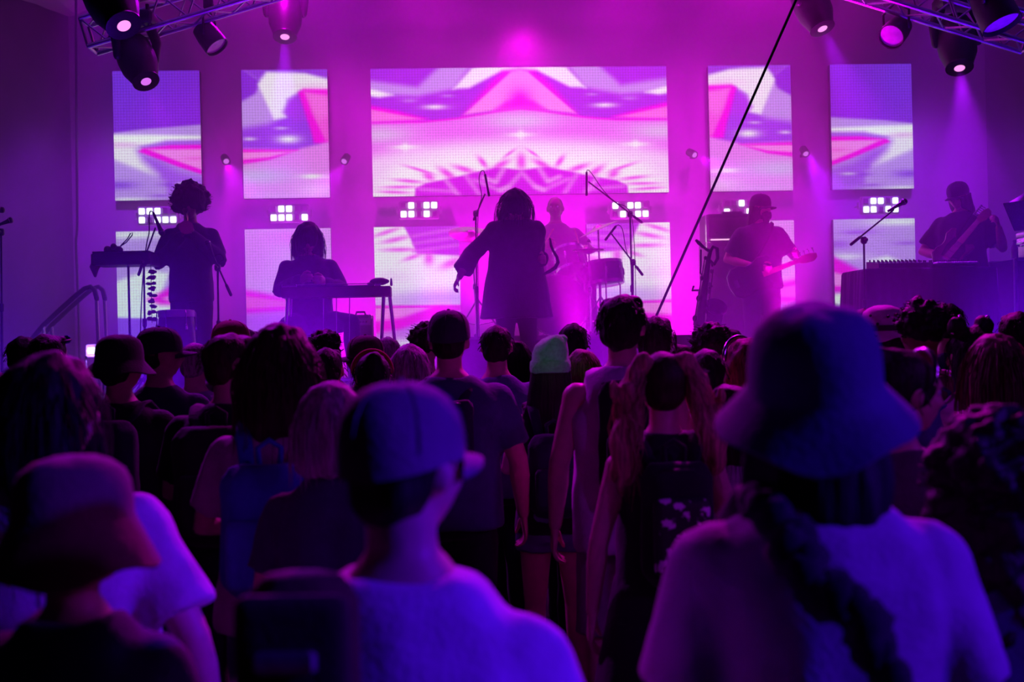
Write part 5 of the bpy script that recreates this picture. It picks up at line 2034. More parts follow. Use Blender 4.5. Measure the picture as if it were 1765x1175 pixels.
moving_head('nearest moving head lamp, cut by the top left edge', at(214, 45, 8.1), (.45, -.45, -.80), .36, 160, PUR, 26)
moving_head('moving head lamp hanging in front of the far left screen', at(252, 141, 10.2), (.40, -.45, -.85), .34, 120, PUR, 26, M_LENSV)
moving_head('moving head lamp fading into haze above the second screen', at(491, 64, 12.2), (.02, -.40, -.92), .36, 900, VIO, 24)
moving_head('moving head lamp above the gap right of the wide screen', at(1418, 50, 10.8), (.22, -.38, -.90), .34, 600, VIO, 30)
moving_head('moving head lamp hanging right of the far right screen', at(1654, 118, 10.8), (-.12, -.42, -.92), .36, 800, VIO, 34)


def par_can(label, c, direction, size):
    c = Vector(c)
    d = Vector(direction).normalized()
    q = d.to_track_quat('Z', 'Y').to_matrix().to_4x4()
    t = thing('par_can', label, 'stage light', c + Vector((0, 0, size * 1.3)), 0, 'par cans on the trusses')
    o = Vector((0, 0, -size * 1.3))
    MB().lathe([(size * .2, -size * .62), (size * .42, -size * .5), (size * .48, -size * .1), (size * .5, size * .55), (size * .47, size * .55), (size * .44, 0), (size * .3, -size * .3)], o, 24, q).build('can', M_BLACK, t, 40)
    MB().lathe([(0, size * .40), (size * .42, size * .40), (size * .45, size * .44), (0, size * .46)], o, 24, q).build('lens', mat('gel_filter', (.9, .35, .8), .3), t, 40)
    sx = Vector((d.y, -d.x, 0)).normalized()
    MB().tube([o + sx * size * .5, o + sx * size * .52 + Vector((0, 0, size * .7)), Vector((0, 0, -size * .2)), o - sx * size * .52 + Vector((0, 0, size * .7)), o - sx * size * .5], size * .05, 8).build('yoke', M_BLKMET, t, 180)
    MB().box((0, 0, 0), (size * .4, size * .3, size * .4), bev=size * .06).build('clamp', M_BLKMET, t)
    return t


par_can('par can hanging below the left truss, pointing down right', at(361, 64, 10.6), (.55, -.15, -.75), .23)
par_can('par can hanging below the right truss with a pink rim', at(1545, 53, 10.6), (-.62, -.55, -.60), .24)
par_can('unlit par can high at the upper right corner', at(1712, 12, 9.9), (.25, -.3, -.9), .34)


def wall_spot(label, px, py, direction, color, watts):
    k = (WALL_Y - .12 - CAM.y) / (at(px, py, 10) - CAM).y
    p = CAM + (at(px, py, 10) - CAM) * k
    d = Vector(direction).normalized()
    q = d.to_track_quat('Z', 'Y').to_matrix().to_4x4()
    t = thing('beam_spotlight', label, 'stage light', p, 0, 'small spotlights between the screens')
    MB().lathe([(.02, -.13), (.045, -.11), (.05, 0), (.046, .01), (.036, .0)], (0, 0, 0), 18, q).build('can', M_BLACK, t, 40)
    MB().lathe([(0, -.004), (.034, -.002), (.03, .008), (.012, .014), (0, .015)], (0, 0, 0), 16, q).build('lens', M_LENSV, t, 180)
    MB().box((0, .12, 0), (.04, .12, .04), bev=.006).build('bracket', M_BLKMET, t)
    s = spot(p + d * .03, p + d * 2, color, watts * 5, 40, .8, .03)
    return t


wall_spot('small spotlight in the gap left of the second upper screen', 390, 278, (.35, -.8, -.6), PUR, 40)
wall_spot('small spotlight in the gap right of the second upper screen', 593, 278, (-.30, -.8, -.7), PUR, 40)
wall_spot('small spotlight in the gap right of the wide screen', 1197, 267, (.5, -.8, -.5), PUR, 40)
wall_spot('small spotlight in the gap left of the far right screen', 1389, 265, (.1, -.8, -.75), VIO, 60)

# slanting guy rope and hanging cable
A, B = at(1088, 642, 9.35), at(1395, -52, 8.8)
o = MB().tube([(0, 0, 0), B - A], .0105, 8).build('guy_rope', M_RUBBER, None, 180)
o.location = A
tag(o, 'taut black rope slanting from the stage front to the top edge', 'rope')
cable('hanging_cable', [at(131, -10, 13.1), at(131, 60, 13.1), at(132, 200, 13.1), at(133, 380, 13.1), at(131, 420, 13.1), at(134, 500, 13.1), stage_xy(137, 13.1)], .014, 'dark cable hanging straight down the left side of the backdrop', M_BLACK)

# ------------------------------------------------------------------ the band
def guitar(name, label, centre, head_tip, normal, pegs=6, color=(.30, .05, .04), size=1.0, inline=True, guard=None):
    """solid body guitar: outline extruded along 'normal', neck towards head_tip"""
    c = Vector(centre)
    t = thing(name, label, 'instrument', c)
    ax = (Vector(head_tip) - c)
    L = ax.length
    u = ax.normalized()
    n = Vector(normal).normalized()
    n = (n - u * n.dot(u)).normalized()
    v = n.cross(u)
    M = Matrix((u, v, n)).transposed()
    P = lambda a, b, h=0.0: M @ Vector((a, b, h))
    s = size
    out = [(-.22, .0), (-.205, .09), (-.15, .145), (-.08, .15), (-.02, .125), (.04, .13), (.11, .165), (.19, .155), (.215, .115), (.16, .085), (.12, .05), (.12, -.05), (.14, -.08), (.165, -.11), (.14, -.145), (.07, -.135), (.01, -.115), (-.06, -.135), (-.13, -.14), (-.195, -.10)]
    R = [[tuple(P(a * k * s, b * k * s, h)) for a, b in out] for k, h in ((.94, -.024), (1, -.014), (1, .014), (.94, .024))]
    m = mat('guitar_finish', color, .25)
    MB().rings(R).build('body', m, t, 30)
    pg = [(-.12, .06), (.0, .085), (.12, .075), (.12, -.045), (.05, -.10), (-.06, -.10)]
    MB().rings([[tuple(P(a * s, b * s, h)) for a, b in pg] for h in (.024, .028)]).build('pickguard', guard or M_SKIN_HEAD, t, 20)
    nk0, nk1 = .10 * s, L - .17 * s
    MB().rings([[tuple(P(a, b, h)) for b, h in ((-w, .030), (w, .030), (w, .018), (0, .004), (-w, .018))] for a, w in ((nk0, .029), (nk1, .021))]).build('neck', mat('maple', (.55, .38, .2), .35), t, 30)
    hs = [(nk1, -.022), (nk1 + .05, -.045), (nk1 + .13 * s, -.055), (L, -.03), (L + .005, .01), (nk1 + .12 * s, .03), (nk1 + .05, .034), (nk1, .022)]
    MB().rings([[tuple(P(a, b, h)) for a, b in hs] for h in (.008, .024)]).build('headstock', mat('maple', (.55, .38, .2), .35), t, 20)
    for k in range(pegs):
        a = nk1 + .04 + (.12 * s) * k / max(1, pegs - 1)
        b = .034 if inline else (.034 if k % 2 else -.05)
        mb = MB().tube([P(a, b - .01, .016), P(a, b + .03, .016)], .004, 6)
        mb.ball(P(a, b + .036, .016), (.011, .011, .011), 8, 6)
        mb.build('tuning_peg', M_CHROME, t, 180)
    for a in (-.09, -.02, .05):
        MB().rings([[tuple(P(a * s + x, y, h)) for x, y in ((-.012, -.04), (.012, -.04), (.012, .04), (-.012, .04))] for h in (.026, .034)]).build('pickup', M_BLACK, t, 20)
    MB().rings([[tuple(P(-.15 * s + x, y, h)) for x, y in ((-.02, -.04), (.02, -.04), (.02, .04), (-.02, .04))] for h in (.024, .038)]).build('bridge', M_CHROME, t, 20)
    for k in range(pegs):
        y = -.026 + .052 * k / (pegs - 1)
        MB().tube([P(-.15 * s, y, .040), P(nk1, y * .7, .034)], .0011, 3).build('string', M_CHROME, t)
    return t


def STRAP(who, label):
    t, P = who
    pts = [P.tf(p) for p in ((.14, .22, 1.06), (.03, .185, 1.22), (-.07, .145, 1.38), (-.105, .08, 1.455), (-.108, -.01, 1.485), (-.095, -.10, 1.44), (-.02, -.165, 1.32), (.10, -.17, 1.15), (.21, -.08, 1.04), (.22, .08, 1.02))]
    o = MB().tube(pts, .024, 8, .25).build('guitar_strap', M_RUBBER, None, 180)
    o.location, o.rotation_euler, o.scale = t.location, t.rotation_euler, t.scale
    return tag(o, label, 'strap')


def on_stage(px, py_top, d, extra, z=STAGE):
    p = at(px, py_top, d)
    return Vector((p.x, p.y, z)), p.z - z - extra


# trumpet player
loc, H = on_stage(326, 318, 10.4, .085)
P1_ = Pose('m', 1.02, (((-.275, .03, 1.15), (-.055, .25, 1.375)), ((.285, -.0, 1.14), (.035, .255, 1.355))), pitch=6, yaw=-4)
person('man with a round afro playing trumpet in a long dark jacket', loc, H, 178, P1_, 'b', ('afro', 'black'), ('jacket', (.03, .03, .05)), ('long', (.02, .02, .03)), detail=True, hands=1.0, loose=.022, hem=.80, hscale=1.16, eyes=True)
sc = H / 1.75
Mw = Matrix.Translation(loc) @ Matrix.Rotation(math.radians(-178), 4, 'Z') @ Matrix.Scale(sc, 4)
mp = Mw @ Vector((0, .125, 1.575))
bl = Mw @ Vector((-.07, .56, 1.40))
t = thing('trumpet', 'brass trumpet held to the lips of the afro haired player', 'instrument', mp)
ax = (bl - mp)
u = ax.normalized()
dn = Vector((0, 0, -1))
dn = (dn - u * dn.dot(u)).normalized()
L_ = ax.length
o0 = Vector((0, 0, 0))
MB().tube([u * 0, u * .015, u * .07], [.013, .008, .006], 12).build('mouthpiece', M_CHROME, t, 60)
MB().tube([u * .07, u * .36, u * .40 + dn * .02, u * .41 + dn * .05, u * .38 + dn * .08, u * .30 + dn * .085, u * .12 + dn * .085, u * .08 + dn * .06, u * .10 + dn * .03, u * .2 + dn * .02], .0065, 10).build('tubing', M_BRASS, t, 60)
MB().tube([u * .2 + dn * .02, u * (L_ - .17), u * (L_ - .10), u * (L_ - .05), u * (L_ - .015), u * L_], [.007, .009, .014, .024, .045, .060], 24).build('bell', M_BRASS, t, 60)
for k in range(3):
    p = u * (.20 + .03 * k)
    v_ = MB().tube([p - dn * .03, p + dn * .10], .011, 12).build('valve', M_BRASS, t, 60)
    MB().tube([p - dn * .03, p - dn * .055, p - dn * .06], [.003, .004, .009], 10).build('valve_button', M_CHROME, v_, 60)

# seated steel guitar player
loc, H = on_stage(531, 388, 10.35, .02)
H = 1.82
drop = .335
legs_ = [[(-.09, 0, .57), (-.36, .34, .58), (-.40, .36, .085), (-.41, .52, .085)], [(.09, 0, .57), (.16, .42, .55), (.17, .46, .085), (.19, .62, .085)]]
P2_ = Pose('m', 1.08, (((-.29, .12, .85), (-.17, .36, .90)), ((.245, .06, .86), (.05, .38, .92))), legs_, pitch=22, yaw=-6, lean=6, drop=drop)
person('long haired man seated at the pedal steel guitar', loc, H, 178, P2_, 'l', ('mid', 'dark'), ('jacket', (.03, .025, .05)), ('long', (.02, .02, .035)), detail=True, hands=.8, loose=.026, hem=.88, hseed=3, eyes=True, hscale=1.12)

# singer
loc, H = on_stage(886, 357, 10.2, 0)
H = 1.74
P3_ = Pose('m', 1.18, (((-.20, .0, 1.13), (-.225, .27, 1.10)), ((.38, .04, 1.18), (.50, .16, .965))), pitch=38, lean=14, wide=1.05)
person('singer with long hair over the bowed face, in a wide dark robe with arms spread', loc, H, 180, P3_, 'l', ('straight', 'black'), ('robe', (.05, .03, .055)), ('long', (.02, .02, .03)), detail=True, hands=.7, loose=.035, hem=.60, hscale=1.14, eyes=True)
d_ = 9.95
o = at(945, 470, d_)
cb = MB().tube([at(px, py, d_) - o for px, py in ((938, 472), (948, 467), (957, 461), (962, 452), (960, 443), (954, 433), (950, 423), (948, 411))], [.012, .016, .017, .016, .014, .012, .013, .008], 10, round_ends=True).build('curved_rattle', M_BLACK, None, 180)
cb.location = o
tag(cb, 'slim curved dark rattle held up in the singer left hand', 'instrument')

# drummer
loc, H = on_stage(957, 340, 12.55, 0, RZ)
H = 1.90
legs_ = [[(-.09, 0, .53), (-.26, .40, .56), (-.28, .44, .085), (-.30, .6, .085)], [(.09, 0, .53), (.26, .40, .56), (.28, .44, .085), (.30, .6, .085)]]
P4_ = Pose('m', 1.08, (((-.33, .06, .84), (-.20, .36, .84)), ((.33, .06, .84), (.16, .38, .86))), legs_, yaw=12, drop=.375, wide=1.05)
person('bald drummer veiled by pink haze, seated behind the kit', loc, H, 180, P4_, 'b', ('buzz', 'dark'), ('tee', (.10, .09, .10)), ('long', (.03, .03, .04)), detail=True, hands=1.0, eyes=True)
Mw = Matrix.Translation(loc) @ Matrix.Rotation(PI, 4, 'Z') @ Matrix.Scale(H / 1.75, 4)
for s, lab in ((-1, 'drum stick in the drummer hand beside the rack tom'), (1, 'drum stick in the drummer other hand, near the singer')):
    a, b = Mw @ Vector((s * .20, .40, .80)), Mw @ Vector((s * .10, .78, .98))
    k = MB().tube([(0, 0, 0), (b - a) * .8, (b - a) * .96, (b - a)], [.008, .0065, .0045, .006], 8, round_ends=True).build('drum_stick', mat('hickory', (.6, .42, .22), .5), None, 180)
    k.location = a
    tag(k, lab, 'drum stick')

# bass player
loc, H = on_stage(1308, 333, 11.75, .03)
P5_ = Pose('m', 1.12, (((-.32, .04, 1.15), (-.28, .28, 1.15)), ((.33, -.02, 1.14), (.10, .27, 1.04))), yaw=-38, pitch=6)
LASTP = person('bearded bass player in a cap with long hair, washed out by haze', loc, H, 180, P5_, 'l', ('mid', 'brown'), ('tee', (.05, .04, .06)), ('long', (.03, .03, .05)), hat=lambda p, M: cap(p, M, (.04, .03, .05)), detail=True, hands=1.0, loose=.024, eyes=True)
be = MB()
be.ball((0, .070, -.075), (.058, .045, .055)).ball((0, .075, -.125), (.038, .03, .05))
bm_ = remesh(be, .010, 1)
wobble(bm_, .008, 40, 1)
link('beard', bm_, hairmat(HC['brown']), [o for o in COL.objects if o.get('label', '').startswith('bearded bass')][0], None, P5_.MH)
c, h = at(1296, 480, 11.42), at(1406, 438, 11.42)
guitar('bass_guitar', 'electric bass guitar with its headstock pointing right', c, h, (.05, -1, .1), 4, (.05, .03, .04), 1.1, True, M_TOLEX)
STRAP(LASTP, 'guitar strap over the bass player shoulder')

# guitar player on the right
loc, H = on_stage(1655, 311, 10.98, .03)
P6_ = Pose('m', 1.18, (((-.36, .04, 1.13), (-.36, .27, 1.30)), ((.34, .04, 1.14), (.08, .28, 1.06))), yaw=22, pitch=16)
LASTP = person('guitarist in a cap looking down to the left beside the cloth covered table', loc, H, 214, P6_, 'l', ('mid', 'dark'), ('tee', (.02, .02, .03)), ('long', (.02, .02, .035)), hat=lambda p, M: cap(p, M, (.03, .03, .04)), detail=True, hands=1.0, loose=.03, hem=.80, hseed=2, eyes=True)
c, h = at(1643, 432, 10.60), at(1703, 362, 10.68)
guitar('electric_guitar', 'pale necked electric guitar held upright slanting right', c, h, (-.45, -.9, .12), 6, (.25, .05, .12), .92, True, M_TOLEX)
STRAP(LASTP, 'guitar strap over the right guitarist shoulder')

# ------------------------------------------------------------------ the crowd
TOPX = {'cap': .028, 'bucket': .033, 'beanie': .068}
POSES = {}


def ps(sex='m', girth=1.0, arms=('down', 'down'), yaw=0, pitch=0, wide=1.0, roll=0, slope=0.0):
    k = (sex, girth, arms, yaw, pitch, wide, roll, slope)
    if k not in POSES:
        POSES[k] = Pose(sex, girth, arms, yaw=yaw, pitch=pitch, wide=wide, roll=roll, slope=slope)
    return POSES[k]


PEOPLE = []


def fan(label, px, py, d, P=None, hat=None, hair=('short', 'dark'), face=0.0, hatk=None, **kw):
    p = at(px, py, d)
    ex = TOPX[hatk] if hatk else HAIR_TOP[hair[0] if hair else None]
    H = (p.z - ex) 
    t, P = person(label, (p.x, p.y, 0), H, face, P or ps(), hat=hat, hair=hair, **kw)
    PEOPLE.append((t, P))
    return t, P


BLK, NAVY, CHAR, WHT, GRY = (.012, .012, .016), (.03, .04, .12), (.03, .03, .035), (.70, .70, .74), (.22, .22, .25)
T = 'tee'

# --- nearest people
t, P = fan('woman with long dark hair in a white shirt at the left edge', 88, 605, 2.45, ps('f', 1.25, ('slack', 'slack'), 30, 0, 1.24), None, ('long', 'black'), 4, shirt=(T, WHT), legs=('long', BLK), detail=True, loose=.03, hseed=1, skin='p')
t, P = fan('short person in a brownish bucket hat at the lower left corner', 128, 780, 1.85, ps('f', 1.05, ('down', 'down'), 25, 0), lambda p, M: bucket(p, M, (.16, .07, .085), 1.04, .075, .042), ('short', 'black'), 8, 'bucket', shirt=(T, (.02, .03, .10)), detail=True, loose=.03, legs=('long', BLK))
t, P = fan('woman with a pale grey bob in a dark top before the man in blue', 572, 655, 3.15, ps('f', 1.1, ('fwd', 'fwd'), 8), None, ('bob', 'grey'), 3, shirt=(T, (.03, .03, .07)), detail=True, legs=('long', BLK), hseed=2)
t, P = fan('man in a cap and bright blue lit shirt in the centre foreground', 690, 650, 1.66, ps('m', 1.08, ('down', 'down'), 30, 0, 1.0, 0, .045), lambda p, M: cap(p, M, (.20, .11, .22)), ('short', 'dark'), 6, 'cap', shirt=(T, (.62, .62, .70)), detail=True, loose=.03, legs=('long', NAVY), skin='l')
OWN3 = (t, P)
t, P = fan('person in a dark droopy bucket hat and pale shirt, largest on the right', 1398, 537, 1.82, ps('m', 1.06, ('down', 'down'), 14, 0, .95, 0, .012), lambda p, M: bucket(p, M, (.05, .05, .13), 1.14, .040, .052, None, 3, 16), ('mid', 'black'), 3, 'bucket', shirt=(T, (.38, .34, .42)), hatted=1.2, detail=True, loose=.026, legs=('long', BLK))
OWN5 = (t, P)
t, P = fan('person with huge black curls at the right edge', 1708, 688, 2.2, ps('f', 1.15, ('slack', 'slack'), 5, 0, 1.1), None, ('bigcurls', 'black'), 2, hscale=.94, shirt=(T, (.04, .05, .14)), detail=True, loose=.03, legs=('long', BLK), skin='b')
# --- second band
t, P = fan('woman with dark shoulder hair and pale shirt wearing the blue backpack', 484, 562, 3.55, ps('f', 1.12, ('fwd', 'fwd'), 4, 0, 1.15), None, ('mid', 'brown'), 4, shirt=(T, (.45, .38, .42)), detail=True, legs=('long', NAVY), hseed=4, hscale=1.08)
backpack(t, P, (.03, .09, .42), 'blue backpack on the woman with dark shoulder hair', .28, .40, .14, 1.17, pocket=(.05, .14, .55))
t, P = fan('woman with wavy blonde bunches wearing the flowered backpack', 1140, 605, 3.6, ps('f', .98, ('down', 'down'), 0, 0), None, ('buzz', 'brown'), 0, shirt=('tank', BLK), detail=True, legs=('skirt', BLK), skin='p')
link('hair_bunches', hair_mesh('bunches', 0), hairmat(HC['blonde']), t, None, P.MH @ Matrix.Scale(.88, 4))


def floral():
    m, nt, b = newmat('white_flower_print')
    n, L = nt.nodes, nt.links
    tc = n.new('ShaderNodeTexCoord')
    v = n.new('ShaderNodeTexVoronoi')
    v.inputs['Scale'].default_value = 22
    nz = n.new('ShaderNodeTexNoise')
    nz.inputs['Scale'].default_value = 30
    L.new(tc.outputs['Object'], nz.inputs['Vector'])
    mx = n.new('ShaderNodeMixRGB')
    mx.inputs[0].default_value = .06
    L.new(tc.outputs['Object'], mx.inputs[1])
    L.new(nz.outputs['Color'], mx.inputs[2])
    L.new(mx.outputs[0], v.inputs['Vector'])
    r = n.new('ShaderNodeValToRGB')
    r.color_ramp.interpolation = 'EASE'
    r.color_ramp.elements[0].color = (.75, .72, .8, 1)
    r.color_ramp.elements[0].position = .30
    r.color_ramp.elements[1].color = (.012, .012, .016, 1)
    r.color_ramp.elements[1].position = .44
    L.new(v.outputs['Distance'], r.inputs[0])
    L.new(r.outputs[0], b.inputs['Base Color'])
    b.inputs['Roughness'].default_value = .7
    return m


backpack(t, P, BLK, 'small black backpack with white flower print on the blonde woman', .24, .40, .12, 1.21, pattern=floral(), pdrop=.07, ph=.62)
t, P = fan('man with short hair turned right, black shirt, ear showing', 394, 572, 4.4, ps('m', 1.06, ('fwd', 'fwd'), 52), None, ('short', 'brown'), 5, shirt=(T, BLK), detail=True, legs=('long', BLK), hseed=2, eyes=True)
backpack(t, P, BLK, 'black backpack on the short haired man turned right', .30, .44, .15, 1.20)
t, P = fan('tall man in a loose white tank top and shorts', 1070, 505, 4.65, ps('m', 1.0, ('down', 'down'), 16, 2), None, ('side', 'dark'), 3, shirt=('tank', (.62, .56, .66)), detail=True, legs=('shorts', (.30, .24, .30)), loose=.035, hem=.80, hseed=5, skin='l')
backpack(t, P, BLK, 'narrow black sling bag on the back of the tall man in the tank top', .20, .50, .09, 1.20, shift=-.015, both=True, loop=False)
t, P = fan('man in a dark cap and navy shirt, left of the green beanie', 773, 533, 5.15, ps('m', 1.15, ('down', 'down'), 6, 0, 1.1), lambda p, M: cap(p, M, (.04, .03, .06)), ('buzz', 'dark'), 2, 'cap', shirt=(T, (.05, .05, .16)), detail=True, legs=('long', BLK), loose=.028)
OWN8 = (t, P)
t, P = fan('woman in the green beanie with long dark hair and denim shorts', 947, 573, 5.4, ps('f', 1.0, ('fwd', 'fwd'), 8), lambda p, M: beanie(p, M, 0), ('straight', 'black'), 2, 'beanie', shirt=('tank', BLK), detail=True, legs=('hotpants', (.16, .22, .36)), hscale=.97, hseed=6)
backpack(t, P, (.015, .02, .05), 'dark backpack on the woman in the green beanie', .26, .40, .13, 1.14)
t, P = fan('person in a black bucket hat before the floor lamp', 206, 575, 5.0, ps('m', 1.08, ('down', 'down'), 24), lambda p, M: bucket(p, M, BLK, 1.0, .045, .05, None, 2), ('short', 'black'), 4, 'bucket', shirt=('jacket', (.015, .015, .03)), legs=('long', BLK))
backpack(t, P, (.02, .02, .06), 'dark backpack on the person in the black bucket hat', .30, .44, .15, 1.20)
t, P = fan('woman seen in profile with a shiny headband, right of the big bucket hat', 1543, 594, 2.95, ps('f', 1.0, ('down', 'down'), 72, 4), None, ('bun', 'dark'), 10, shirt=('tank', (.10, .04, .10)), detail=True, legs=('long', BLK), eyes=True, skin='l', hseed=1)
hb = MB().tube([(.088 * math.cos(a), .04 + .012 * math.sin(a), .03 + .092 * math.sin(a)) for a in [PI * k / 16 for k in range(17)]], .007, 8, round_ends=True).build('headband', M_CHROME, t, 180)
hb.matrix_local = P.MH
t, P = fan('woman with straight light hair and bare shoulders at the right', 1712, 574, 4.1, ps('f', 1.05, ('down', 'down'), -6), None, ('straight', 'lbrown'), 2, shirt=('tank', (.45, .38, .48)), detail=True, legs=('long', NAVY), hseed=3, skin='p', hscale=1.04)
t, P = fan('person with round black hair and a striped collar', 1587, 513, 4.9, ps('m', 1.0, ('down', 'down'), 0), None, ('curls', 'black'), 0, shirt=(T, (.16, .15, .20)), legs=('long', BLK), hscale=.93, skin='b', hseed=2)
st = MB()
for z in (1.452, 1.468, 1.484):
    st.tube([(.115 * math.cos(a), .085 * math.sin(a) - .015, z + .004 * math.sin(a * 3)) for a in [2 * PI * k / 24 for k in range(25)]], .006, 6)
st.build('collar', cloth((.55, .55, .6)), t, 180)
backpack(t, P, (.05, .07, .30), 'patterned blue backpack on the person with round black hair', .30, .40, .13, 1.17, pocket=(.10, .02, .03))
t, P = fan('person in a pale dotted bucket hat, left of the round black hair', 1520, 526, 5.4, ps('f', 1.0, ('fwd', 'fwd'), -8), lambda p, M: bucket(p, M, (.60, .48, .58), 1.02, .02, .015, (.05, .04, .05), 5), ('mid', 'dark'), 0, 'bucket', shirt=(T, (.06, .03, .06)), legs=('long', BLK))
dm = MB()
rnd = random.Random(9)
for k in range(14):
    a = rnd.uniform(PI, 2 * PI)
    z = rnd.uniform(.05, .10)
    dm.ball((.096 * math.cos(a), .117 * math.sin(a) - .010, z), (.007, .007, .007), 8, 6)
o = dm.build('eyelet_dots', M_BLACK, t, 180)
o.matrix_local = P.MH @ Matrix.Scale(1.02, 4)
t, P = fan('woman with two hair buns and glittering pins, right side', 1668, 545, 4.7, ps('f', 1.0, ('fwd', 'fwd'), -10), None, ('spacebuns', 'black'), -4, shirt=(T, (.40, .30, .42)), legs=('long', BLK), hseed=1)
for k, (x, y, z) in enumerate(((-.06, -.03, .165), (.06, -.05, .16), (-.09, -.02, .10), (.095, -.03, .09))):
    o = MB().ball((x, y, z), (.010, .010, .010), 8, 6).build('hair_pin', M_CHROME, t, 180)
    o.matrix_local = P.MH
